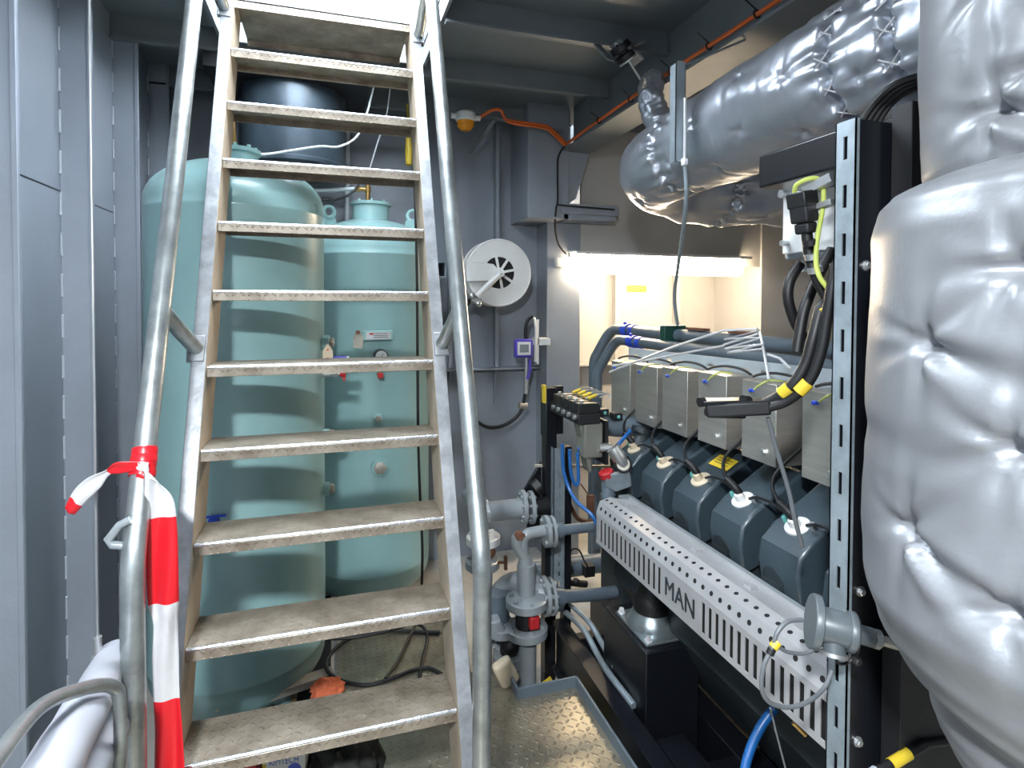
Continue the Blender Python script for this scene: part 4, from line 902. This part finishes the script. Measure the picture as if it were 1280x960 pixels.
m = MB(); m.box((1.18, .98, -.20), (1.30, 1.9, -.05)); m.box((1.42, .98, -.30), (1.52, 3.0, -.05)); obj('inner_rail', m, 'black', bs, bevel=.004)
for y in (2.60, 1.7, 1.05):
    m = MB(); m.box((1.097, y, -.22), (2.3, y+.06, -.06)); obj('cross_member', m, 'black', bs, bevel=.004)
for y in (2.45, 1.45):
    m = MB(); m.box((1.08, y, FL), (1.14, y+.12, -.22)); obj('foot', m, 'black', bs)
m = MB(); m.tube([(1.12, 2.65, .06), (1.15, 2.5, .05), (1.16, 2.36, .0), (1.13, 2.2, .03), (1.14,2.0,.02)], .014, 10, smooth=6); m.tube([(1.15, 2.66, .09), (1.18, 2.5, .08), (1.19, 2.38, .04), (1.16, 2.2, .05)], .013, 10, smooth=6)
single('grey_conduit', m, 'strut', 'pair of grey flexible conduits lying along the black base rail', 'conduit')
for (a, b, lab) in (((690, 812), (683, 830), 'a'),):
    p0 = at(672, 805, Y=2.75); m = MB(); zf = FL
    m.prism([(.90,2.38,zf),(1.05,2.38,zf),(1.05,2.38,-.27)], (0,.30,0))
    single('yellow_bracket', m, 'yellow', 'yellow painted steel bracket on the floor beside the black base rail', 'bracket')
# ------------------------------------------------------------------ black rack with manifold
px0 = at(682, 600, Y=2.7).x
rk = thing('black_rack', 'tall black upright rack at the far end of the engine carrying a solenoid manifold', 'rack', (px0+.04, 2.72, FL))
zt2 = at(700, 484, Y=2.72).z
m = MB(); m.box((px0, 2.70, FL), (px0+.06, 2.76, zt2)); m.box((px0, 2.76, zt2-.25), (px0+.12, 2.78, zt2)); m.prism([(px0-.12,2.76,.62),(px0,2.76,.80),(px0,2.76,.40),(px0-.06,2.76,.42)], (0,.02,0)); obj('upright', m, 'black', rk, bevel=.003)
m = MB(); z0_ = at(700, 740, Y=2.66).z; z1_ = at(700, 560, Y=2.66).z; sls = [(.03+.05*q, .055+.05*q) for q in range(14)]
xs_ = at(692, 650, Y=2.66).x
slotted(m, (xs_, 2.66, z0_-.1), (1,0,0), (0,0,1), (0,1,0), .062, z1_-z0_+.1, .027, .035, [(a, b) for a, b in sls if b < z1_-z0_+.05], .003); m.box((xs_, 2.66, z0_-.1), (xs_+.003, 2.70, z1_)); m.box((xs_+.059, 2.66, z0_-.1), (xs_+.062, 2.70, z1_)); obj('slotted_channel', m, 'strut', rk)
m = MB(); m.box((xs_+.062, 2.67, FL), (xs_+.10, 2.72, z1_)); obj('second_upright', m, 'black', rk)
mz = at(705, 510, Y=2.6).z
m = MB(); m.box((px0+.02, 2.35, mz-.03), (px0+.13, 2.70, mz+.015)); obj('manifold_block', m, 'blackm', rk, bevel=.004)
for q in range(5):
    y = 2.64-.065*q; m = MB(); m.box((px0+.025, y-.026, mz+.015), (px0+.125, y+.026, mz+.062)); s_ = obj('solenoid', m, 'rubber', rk, bevel=.004)
    m = MB(); m.lathe([(.011,0),(.011,.012)], (px0+.02, y, mz+.0), (-1,0,0), 14); obj('port', m, 'zinc', s_)
    m = MB(); m.lathe([(.009,0),(.009,.012)], (px0+.05, y, mz+.062), (0,0,1), 12); obj('knob', m, 'zinc', s_)
for q in range(4):
    y = 2.62-.06*q; m = MB(); m.mi = 0; m.tube([(px0+.11, y, mz+.07), (px0+.15, y-.005, mz+.085), (px0+.20, y-.01, mz+.09), (px0+.215, y-.015, mz+.075), (px0+.19, y-.02, mz+.065)], .005, 8, smooth=5); m.mi = 1; m.cyl((px0+.11, y, mz+.07), (px0+.15, y-.004, mz+.085), .008); obj('wire_loop', m, ['zinc', 'yellow'], rk)
m = MB(); m.box((px0+.055, 2.36, mz-.19), (px0+.15, 2.46, mz-.03)); m.prism([(px0+.04,2.38,mz-.03),(px0+.10,2.38,mz-.03),(px0+.11,2.38,mz-.26),(px0+.09,2.38,mz-.26)], (0,.08,0)); obj('regulator', m, 'glassd', rk, bevel=.012)
m = MB(); m.box((px0+.155, 2.35, mz-.22), (px0+.17, 2.47, mz-.02)); obj('side_plate', m, 'blackm', rk)
for k_, (x, top) in enumerate(((.07, .24), (.115, .26), (.155, .22))):
    pass
B = [at(704, 560, Y=2.42), at(705, 590, Y=2.42), at(710, 620, Y=2.42), at(722, 635, Y=2.4), at(724, 600, Y=2.4), at(723, 565, Y=2.4)]
m = MB(); m.tube([at(712, 562, Y=2.40), at(713, 585, Y=2.40), at(716, 600, Y=2.40), at(720, 606, Y=2.40), at(723, 600, Y=2.40), at(722, 565, Y=2.40)], .008, 10, smooth=7); single('blue_hose', m, 'blue', 'short blue hose forming a U below the black manifold', 'hose')
m = MB(); m.tube([at(703, 555, Y=2.42), at(704, 585, Y=2.42), at(711, 610, Y=2.4), at(722, 628, Y=2.35), at(738, 642, Y=2.3), at(746, 655, Y=2.28)], .0085, 10, smooth=7); single('blue_hose', m, 'blue', 'long blue hose from the black manifold sweeping down to the engine guard', 'hose')
m = MB(); m.tube([at(722, 561, Y=2.42), at(745, 563, Y=2.4), at(766, 561, Y=2.36), at(776, 552, Y=2.36), at(788, 538, Y=2.38)], .009, 10, smooth=7); single('blue_hose', m, ['blue'], 'blue hose running level from the black manifold to the engine end', 'hose')
m = MB(); m.tube([at(799, 700, Y=2.9), at(799, 660, Y=2.9)], .008, 8); m.tube([at(799, 740, Y=2.6), at(799, 695, Y=2.6)], .008, 8); single('blue_hose', m, 'blue', 'short upright piece of blue hose on the pipe behind the guard', 'hose')
m = MB(); p = at(680, 494, Y=2.7); m.box((px0-.012, 2.695, p.z-.04), (px0-.001, 2.73, p.z+.05)); single('yellow_clip', m, 'yellow', 'narrow yellow clip on the top of the black rack', 'clip')
# black clamp blocks on the pipe
for q, (px, py) in enumerate(((742, 509), (753, 515), (770, 520))):
    m = MB(); p = at(px, py, Y=2.56); m.obox(p, .05, .05, .035); m.mi = 1; m.lathe([(.009,0),(.009,.008)], p+V((0,-.025,0)), (0,-1,0), 14); single('sensor_plug', m, ['blackm', 'teal'], ('leftmost', 'middle', 'rightmost')[q]+' of the three black sensor plugs above the bent grey pipe', 'sensor', bevel=.005)
# ------------------------------------------------------------------ valve station (flanged pipes)
vs = thing('valve_station', 'grey flanged pipes and butterfly valves in front of the black rack', 'pipes', (.85, 2.6, FL))
YV = 2.62
a = at(612, 641, Y=YV); b = at(655, 635, Y=YV)
m = MB(); m.tube(bent([(a.x-.06, YV+.15, a.z+.05), (a.x-.02, YV, a.z), (b.x, YV, b.z)], .06), .047, 24); m.cyl(at(610, 640, Y=YV), b, .047); up1 = obj('upper_pipe', m, 'pipel', vs)
m = MB(); flange(m, at(654, 634, Y=YV), (1, -.1, 0), .082, .02, 8, .009); flange(m, at(664, 634, Y=YV), (1, -.1, 0), .078, .02, 8, .009); obj('flange', m, 'pipel', up1)
m = MB(); m.cyl(at(662, 634, Y=YV), at(684, 632, Y=YV), .05, .04); obj('rubber_joint', m, 'blackm', up1)
m = MB(); p = at(668, 612, Y=YV); m.tube([p, p+V((.03,0,.02))], .04, 14); obj('hose_wrap', m, 'rubber', up1)
# second small pipe
m = MB(); p1 = at(652, 668, Y=2.5); p2 = at(682, 663, Y=2.5); m.tube(bent([p2, p1, at(655, 700, Y=2.5), at(658, 735, Y=2.5)], .05), .026, 20)
m.tube(bent([at(651, 668, Y=2.5), at(643, 676, Y=2.5), at(658, 700, Y=2.5), at(658, 730, Y=2.5)], .05), .028, 20)
m.cyl(at(657.5, 705, Y=2.5), at(658, 745, Y=2.5), .042); mp = obj('middle_pipe', m, 'pipel', vs)
m = MB(); flange(m, at(683, 664, Y=2.5), (1,-.05,0), .072, .02, 4, .010); flange(m, at(690, 664, Y=2.5), (1,-.05,0), .070, .016, 4, .010); obj('flange', m, 'pipel', mp)
m = MB(); m.cyl(at(690, 664, Y=2.5), at(745, 658, Y=2.5), .024); m.cyl(at(690, 664, Y=2.5), at(703, 662.5, Y=2.5), .034); obj('hose_tail', m, 'pipe', mp)
m = MB(); m.hexnut(at(648, 668, Y=2.49), (0,-1,0), .022, .03); m.bar(at(645, 670, Y=2.47), at(656, 669, Y=2.47), .012, .012); obj('rusty_cock', m, 'rust', mp)
# vertical butterfly valve
m = MB(); flange(m, at(658, 752, Y=2.46), (0,0,1), .095, .035, 6, .012); c_a = obj('valve_flange', m, 'pipel', vs)
m = MB(); flange(m, at(658, 787, Y=2.46), (0,0,1), .097, .035, 6, .012); obj('valve_flange', m, 'pipel', vs)
pm = at(658, 769, Y=2.46); m = MB(); m.cyl(pm-V((0,0,.06)), pm+V((0,0,.06)), .05); vb = obj('valve_body', m, 'rubber', vs)
m = MB(); m.box(pm+V((-.01,-.085,-.025)), pm+V((.035,-.05,.03))); obj('red_handle', m, 'red', vb, bevel=.006)
m = MB(); c = at(658, 790, Y=2.46); m.cyl((c.x, c.y, FL), c, .046); obj('down_pipe', m, 'pipel', vs)
# large elbow behind and its flange to hose
m = MB(); m.tube(bent([at(620, 800, Y=2.62), at(620, 712, Y=2.62), at(690, 740, Y=2.55)], .16, 10), .055, 24); m.tube([at(640, 725, Y=2.6), at(684, 745, Y=2.5)], .045, 20); eb = obj('large_elbow', m, 'pipel', vs)
m = MB(); flange(m, at(681, 745, Y=2.5), (1,-.05,0), .088, .02, 8, .010); flange(m, at(689, 745, Y=2.5), (1,-.05,0), .084, .016, 8, .010); obj('flange', m, 'pipel', eb)
m = MB(); m.tube([at(690, 746, Y=2.5), at(745, 743, Y=2.55), at(790, 735, Y=2.6), at(815, 722, Y=2.65)], .03, 18, smooth=5); m.cyl(at(690, 746, Y=2.5), at(703, 746, Y=2.51), .04); obj('hose_tail', m, 'pipe', eb)
# left rusty-topped flanges behind the handrail
for (px, py, Rr) in ((604, 674, .082), (603, 704, .082)):
    m = MB(); flange(m, at(px, py, Y=2.66), (0,0,1), Rr, .035, 6, .012); f = obj('flange', m, 'paint' if py < 690 else 'pipel', vs)
p = at(604, 674, Y=2.66); m = MB(); m.cyl(p, p-V((0,0,.5)), .04); m.cyl((p.x, p.y, FL), p, .045); obj('left_pipe', m, 'pipel', vs)
m = MB(); q = at(612, 690, Y=2.62); m.ball(q, .03, 10); obj('rusty_stem', m, 'rust', vs)
m = MB(); m.bar(at(622, 703, Y=2.55), at(634, 703, Y=2.55), .01, .01); m.bar(at(632, 695, Y=2.55), at(632, 712, Y=2.55), .014, .014); obj('rusty_lever', m, 'rust', vs)
# lower left valve
m = MB(); flange(m, at(628, 785, Y=2.5), (0,0,1), .075, .035, 4, .011); obj('valve_flange', m, 'pipel', vs)
m = MB(); flange(m, at(636, 822, Y=2.5), (0,0,1), .075, .05, 4, .011); obj('valve_flange', m, 'pipel', vs)
p = at(636, 802, Y=2.5); m = MB(); m.cyl(p-V((0,0,.05)), p+V((0,0,.06)), .04); m.ball(p+V((.0,-.03,0)), .045, 12); obj('valve_body', m, 'rubber', vs)
p = at(636, 830, Y=2.5); m = MB(); m.cyl((p.x, p.y, FL), p, .05); m.cyl(at(622, 790, Y=2.55), at(622, 740, Y=2.55), .055); obj('down_pipe', m, 'pipe', vs)
m = MB(); m.hexnut(at(615, 780, Y=2.5), (0,-1,0), .05, .06); obj('valve_body', m, 'pipel', vs)
# pipes crossing behind: dark header
m = MB(); m.cyl((1.1, 3.05, at(740, 705, Y=3.05).z), (2.2, 3.05, at(740, 705, Y=3.05).z), .055); m.mi = 1; p = at(735, 712, Y=2.98); m.box(p-V((.03,.03,.03)), p+V((.03,.03,.03))); single('header_pipe', m, ['pipe', 'blackm'], 'thick grey header pipe crossing behind the black rack near the floor', 'pipe')
m = MB(); m.tube([at(712, 690, Y=2.95), at(717, 686, Y=2.95), at(724, 688, Y=2.95), at(730, 700, Y=2.95), at(738, 714, Y=2.95)], .005, 8, smooth=5); single('black_wire', m, 'rubber', 'short black wire looping over the header pipe behind the rack', 'wire')
m = MB(); p = at(728, 730, Y=2.8); m.cyl(at(712, 728, Y=2.8), at(733, 730, Y=2.8), .018); m.ball(at(720, 727, Y=2.8), .02); single('hose_coupling', m, ['rubber', 'zinc'], 'black hose coupling lying beside the lower pipe behind the rack', 'coupling')
m = MB(); m.tube([at(712, 630, Y=2.9), at(722, 648, Y=2.9), at(735, 652, Y=2.88), at(745, 648, Y=2.85)], .012, 8, smooth=5); m.box(at(738, 630, Y=2.9)-V((.02,.01,.05)), at(738, 630, Y=2.9)+V((.02,.01,.05))); m.tube([at(726, 605, Y=2.9), at(733, 615, Y=2.9), at(738, 622, Y=2.9)], .004, 6); single('sensor_lead', m, 'rust', 'brown sensor and lead between the black rack and the engine end', 'sensor')
m = MB(); m.bar(at(668, 582, Y=2.75), at(765, 583, Y=2.75), .012, .012); m.ball(at(735, 581, Y=2.74), .02, 8); single('cross_rod', m, 'galvd', 'thin level rod crossing from the rack to the engine end', 'rod')
# white lump on the deck edge
m = MB(); p = at(632, 840, Y=2.3); m.obox(p, .085, .05, .115, Matrix.Rotation(-.45, 3, 'Y')); single('white_block', m, 'beige', 'white rounded block resting at the corner of the deck plate beside the valve', 'block', bevel=.018, seg=4)
# ------------------------------------------------------------------ lamp
lz1 = at(825, 319, Y=YP-.10).z; lz0 = at(825, 343, Y=YP-.10).z; lx0 = at(718, 330, Y=YP-.1).x; lx1 = at(932, 330, Y=YP-.1).x
lm = thing('wall_lamp', 'long glowing fluorescent wall lamp above the alcove behind the engine', 'lamp', ((lx0+lx1)/2, YP, lz1))
m = MB(); m.box((lx0, YP-.03, lz0+.075), (lx1, YP, lz1+.02)); obj('housing', m, 'paint', lm, bevel=.006)
m = MB(); m.prism([(lx0-.01, YP, lz1+.006), (lx0-.01, YP-.16, lz1+.000), (lx0-.01, YP-.16, lz1-.014), (lx0-.01, YP-.163, lz1-.014), (lx0-.01, YP-.163, lz1+.007), (lx0-.01, YP, lz1+.022)], (lx1-lx0+.02, 0, 0)); obj('hood', m, 'paint', lm)  # hood added to keep the lamp light off girder and deckhead
m = MB(); m.prism([(lx0+.01, YP-.0, lz0+.072), (lx0+.01, YP+.0, lz0+.012), (lx0+.01, YP-.03, lz0-.0), (lx0+.01, YP-.085, lz0+.01), (lx0+.01, YP-.10, (lz0+lz1)/2), (lx0+.01, YP-.08, lz1-.008), (lx0+.01, YP-.03, lz1), (lx0+.01, YP-.03, lz0+.072)], (lx1-lx0-.02, 0, 0)); obj('diffuser', m, 'lamp', lm, bevel=.012, seg=3)
m = MB(); p = at(710, 328, Y=YP-.06); m.box((p.x-.09, YP-.05, p.z-.04), (p.x+.03, YP, p.z+.04)); obj('end_box', m, 'paint', lm, bevel=.01)
yl = at(796, 361, Y=YA-.004); m = MB(); m.box((yl.x-.10, YA-.004, yl.z-.03), (yl.x+.10, YA-.001, yl.z+.03)); m.mi = 1
for r_, (a_, b_) in enumerate(((-.085, .085), (-.08, .02))): m.box((yl.x+a_, YA-.0055, yl.z+.008-.022*r_-.004), (yl.x+b_, YA-.004, yl.z+.008-.022*r_+.004))
single('warning_label', m, ['yellow', 'brass'], 'yellow warning label stuck on the bright alcove wall', 'label')
# ------------------------------------------------------------------ barrier tape
tp = thing('barrier_tape', 'red and white barrier tape knotted round the left handrail and hanging down', 'tape', (-.418, 1.52, 1.2))
def ribbon(pts, wv, bands, curl=0, n=10, sub=6):
    m = MB(); P = spline([V(p) for p in pts], sub); Wv = spline([V(w) for w in wv], sub); rows = []
    for i, (p, w) in enumerate(zip(P, Wv)):
        nrm = w.cross(V((0,0,1))); nrm = nrm.normalized() if nrm.length > 1e-5 else V((0,-1,0))
        rows.append([m.bm.verts.new(p+w*(j/n-.5)+nrm*(curl*math.sin(j/n*PI*2.2+i*.11)*(1+.4*math.sin(i*.23)))) for j in range(n+1)])
    for i in range(len(rows)-1):
        t = (i+.5)/(len(rows)-1)
        mi = 0
        for b, c in bands:
            if t >= b: mi = c
        for j in range(n):
            f = m._f([rows[i][j], rows[i][j+1], rows[i+1][j+1], rows[i+1][j]]); f.material_index = mi
    return m
hy_ = ly(1.25)-.36
a0 = V((-.418, hy_-.026, 1.0)); YT = 1.50
def tpx(px, py, Y=YT): return at(px, py, Y=Y)
pts = [tpx(176, 585), tpx(190, 597), tpx(199, 625), tpx(202, 660), tpx(203, 710), tpx(204, 755), tpx(207, 780), tpx(207, 820), tpx(208, 868), tpx(211, 910), tpx(213, 960), tpx(214, 1010)]
ws = [(.012,0,-.03), (.028,.004,-.025), (.056,.01,-.0), (.064,.0,0), (.066,-.004,0), (.062,0,0), (.048,.01,0), (.052,.01,0), (.054,0,0), (.058,-.006,0), (.062,0,0), (.062,0,0)]
hm = ribbon(pts, ws, [(0, 1), (.245, 0), (.46, 1), (.735, 0)], .006)
h = obj('hanging_strip', hm, ['tred', 'twhite'], tp)
sm = h.modifiers.new('solid', 'SOLIDIFY'); sm.thickness = .0012
pts = [tpx(186, 584), tpx(165, 583), tpx(145, 585), tpx(133, 591), tpx(118, 603), tpx(100, 620), tpx(86, 640)]
ws = [(0,0,-.022), (0,.005,-.024), (.004,.01,-.028), (.005,.012,-.014), (.022,.008,-.026), (.024,.0,-.026), (.018,0,-.016)]
hm = ribbon(pts, ws, [(0, 1), (.12, 0), (.48, 1), (.90, 0)], .003)
h = obj('loose_end', hm, ['tred', 'twhite'], tp); sm = h.modifiers.new('solid', 'SOLIDIFY'); sm.thickness = .0012
kc = at(177, 578, X=-.418); kz = kc.z; m = MB()
for q in range(4):
    z = kz+.018-.014*q; yy = ly(z)-.36; m.lathe([(.0262+.0015*(q % 2), -.010), (.0275+.001*(q % 2), 0), (.0262, .010)], (-.418, yy, z), (.05*(q-1), .39+.1*(q % 2), .92), 28)
m.ball((-.412, ly(kz)-.36-.030, kz-.028), .014, 10, (1.3, .7, .9)); obj('knot', m, 'tred', tp)
# ------------------------------------------------------------------ lower left pipes and rail
def lag(a, b, r, lab, seed):
    m = MB(); n_ = 40; P = [V(a)+(V(b)-V(a))*i/n_ for i in range(n_+1)]; m.tube(P, r, 32, disp=lambda s, th: .003*noise.noise(V((s*8, math.cos(th)+seed, math.sin(th))))); single('lagged_pipe', m, 'lag', lab, 'pipe')
pa = at(143, 822, Y=1.62); pb2 = at(40, 985, Y=.98)
lag(pa, pa+(at(52, 985, Y=.95)-pa)*1.25, .040, 'white lagged pipe at lower left, outermost against the wall', 1)
p0 = at(104, 895, Y=1.30); p1 = at(36, 1010, Y=.92); lag(p0, p1, .038, 'white lagged pipe at lower left lying in front of the one at the wall', 4)
p0 = at(138, 912, Y=1.42); p1 = at(70, 1030, Y=1.0); lag(p0, p1, .036, 'short white lagged pipe at lower left closest to the ladder rail', 7)
m = MB(); p = at(122, 812, Y=1.55); m.cyl(p-V((0,0,.02)), p+V((0,0,.03)), .009); m.cyl(p-V((0,0,.025)), p-V((0,0,.012)), .014); m.cyl(p+V((0,0,.03)), V((p.x, p.y, 2.6)), .0022); single('pull_wire', m, 'zinc', 'thin vertical wire with brass end fitting standing on the white lagged pipe', 'wire')
m = MB(); p = at(110, 910, Y=1.35); m.cyl(p-V((0,0,.02)), p+V((0,0,.03)), .010); m.hexnut(p-V((0,0,.02)), (0,0,1), .015, .012); single('brass_nipple', m, 'brass', 'small brass nipple between the white lagged pipes at lower left', 'fitting')
q = [at(-30, 985, Y=.78), at(45, 888, Y=1.02), at(100, 862, Y=1.16), at(140, 858, Y=1.24), at(150, 885, Y=1.25), at(149, 1000, Y=1.25)]
m = MB(); m.tube(q, .0115, 16, smooth=8); single('guard_hoop', m, 'rail', 'bent galvanised tube hoop in front of the white lagged pipes', 'hoop')
m = MB(); hh = [at(163, 650, Y=1.46), at(150, 656, Y=1.46), at(135, 675, Y=1.46), at(140, 681, Y=1.46), at(163, 683, Y=1.46)]; m.tube(hh, .009, 12); single('rail_hook', m, 'pipel', 'small grey triangular hook fixed to the left handrail', 'hook')
# ------------------------------------------------------------------ things on the floor
cz = .008; m = MB()
fp = lambda x, y, z=.010: at(x, y, Z=z)
m.tube([fp(550,790), fp(530,790), fp(500,788), fp(465,790), fp(440,797), fp(420,810), fp(408,828), fp(412,842), fp(430,852), fp(460,856), fp(490,848), fp(515,838), fp(535,835), fp(552,843)], .0085, 8, smooth=7)
m.tube([fp(405,798,.02), fp(440,797,.022), fp(480,790,.022), fp(520,780,.02), fp(534,795,.012), fp(528,825,.011), fp(524,848,.011)], .0075, 8, smooth=7)
m.tube([fp(520,780,.02), fp(510,800,.012), fp(498,825,.012), fp(482,848,.018)], .007, 8, smooth=6)
single('coiled_cable', m, 'rubber', 'black cable coiled loosely on the checkered plate behind the ladder', 'cable')
def cloth_blob(c, sx, sy, sz, seed, n=36, fr=9, am=.4):
    m = MB(); m.ball((0,0,0), 1, n)
    for v in m.bm.verts:
        d = v.co.normalized(); k_ = 1+am*noise.noise(d*fr*.3+V((seed,0,0)))+am*.5*noise.noise(d*fr+V((seed,3,0)))
        v.co = V((c[0]+d.x*sx*k_, c[1]+d.y*sy*k_, max(c[2]+d.z*sz*k_, c[2]-sz*.55)))
    return m
p = at(408, 868, Z=.03); m = cloth_blob((p.x+.005, p.y+.05, .02), .06, .05, .034, 3); single('orange_rag', m, 'rag', 'crumpled orange rag on the floor behind the lowest visible step', 'rag', ang=3)
p = at(430, 968, Z=.10); m = cloth_blob((p.x+.0, p.y, .10), .115, .11, .15, 9, 44, 10, .35); single('dark_jacket', m, 'cloth', 'crumpled dark jacket lying on the plate under the bottom step', 'jacket', ang=3)
p = at(358, 954, Y=1.86); 
m = MB(); ry = Matrix.Rotation(-.12, 3, 'Z'); m.obox((p.x, p.y+.06, .12), .125, .12, .24, ry); tb = thing('tissue_box', 'white box with blue lettering and dot standing under the bottom step', 'box', (p.x, p.y+.06, 0))
obj('carton', m, 'cardboard', tb, bevel=.002)
nf = ry @ V((0,-1,0)); fx_ = ry @ V((1,0,0)); fc0 = V((p.x, p.y+.06, .11))+nf*.0602
bt_z = at(358, 940, Y=1.86).z
m = MB(); text_mesh(m, 'KIMTECH', .03, V((fc0.x, fc0.y, .212))+fx_*.0, fx_, V((0,0,1)), .001, True, .085); obj('lettering', m, 'btext', tb)
m = MB(); m.lathe([(.02,0),(.02,.001)], V((fc0.x, fc0.y, .182))+fx_*.03, nf, 24); obj('blue_dot', m, 'bluec', tb)
m = MB(); m.obox(V((fc0.x, fc0.y, .11))-fx_*.057, .010, .002, .2, ry); obj('yellow_stripe', m, 'yellow', tb)
m = MB(); m.box((p.x-.24, p.y-.0, 0), (p.x-.085, p.y+.12, .235)); m.mi = 1; m.box((p.x-.125, p.y-.001, .01), (p.x-.10, p.y+.0, .20)); single('red_case', m, ['red', 'beige'], 'dark red box beside the white tissue box under the bottom step', 'box', bevel=.004)
m = MB(); p = at(350, 882, Z=-.02); m.obox((p.x, p.y+.1, -.02), .42, .06, .03, Matrix.Rotation(.25,3,'Z')); single('grey_plank', m, 'galvd', 'narrow grey plank lying at the foot of the large tank', 'plank')
m = MB(); p = at(278, 885, Z=.02)+V((0,.02,0)); m.tube([p+V((-.02,0,-.02)), p+V((-.01,0,.02)), p+V((.01,.01,.03)), p+V((.02,0,.0)), p+V((.03,.01,-.02)), p+V((-.03,.0,-.02))], .004, 8, smooth=5); single('string_loop', m, 'beige', 'small loop of pale string in front of the large tank foot', 'string')
m = MB(); p = at(378, 835, Z=-.3); m.box((p.x-.03, p.y, -.33), (p.x+.03, p.y+.02, -.18)); m.box((-.34, 2.42, FL), (-.005, 3.7, -.20)); single('gap_shade_box', m, 'blackm', 'added dark box standing for the shade between the large tank and the checkered plate', 'box')  # dark box added to put shade over the pale floor in the gap
m = MB(); p = at(352, 868, Z=-.12); m.box((p.x-.01, p.y, FL), (p.x+.06, p.y+.15, -.1)); single('wooden_block', m, 'wood', 'small brown wooden block beside the foot of the large tank', 'block')
# pallets / items to the right below engine
m = MB(); p = at(890, 930, Z=-.34); m.box((p.x-.12, p.y-.25, FL), (p.x+.2, p.y+.1, FL+.02)); single('floor_patch', m, 'beige', 'added beige slab standing for the floor seen beneath the engine frame', 'tray')  # added slab in the colour of the floor visible there
m = MB(); p = at(1010, 905, Y=1.1); m.cyl(at(992, 902, Y=1.12), at(1008, 918, Y=1.10), .008); m.mi = 1; m.box((1.12, 1.0, .25), (1.16, 1.04, .62)); single('brass_nozzle', m, ['brass', 'rust'], 'small brass fitting under the near end of the engine guard', 'fitting')
# extra: near-left free stiffener shading column handled by wall_left
# ------------------------------------------------------------------ light
def area(name, loc, tgt, sx, sy, power, col):
    l = bpy.data.lights.new(name, 'AREA'); l.shape = 'RECTANGLE'; l.size = sx; l.size_y = sy; l.energy = power; l.color = col
    o = bpy.data.objects.new(name, l); C.objects.link(o); o.location = loc
    o.rotation_euler = (V(tgt)-V(loc)).to_track_quat('-Z', 'Y').to_euler(); return o
area('ceiling_lamp_light', (-.36, -.40, 2.36), (-.24, -.05, .4), .15, .15, 112, (.90, .96, 1.0))
area('aft_fill_light', (1.9, -1.3, 2.5), (1.8, -.6, .6), .5, .3, 18, (.92, .96, 1.0))  # added weak fill from behind, no lamp known there
w = bpy.data.worlds.new('world'); bpy.context.scene.world = w; w.use_nodes = True
bg = w.node_tree.nodes['Background']; bg.inputs[0].default_value = (.82, .91, 1.0, 1); bg.inputs[1].default_value = 18.0
sc = bpy.context.scene
sc.view_settings.view_transform = 'Standard'; sc.view_settings.look = 'None'; sc.view_settings.gamma = 1; sc.view_settings.exposure = .42
sc.view_settings.use_curve_mapping = False
sc.cycles.use_denoising = True
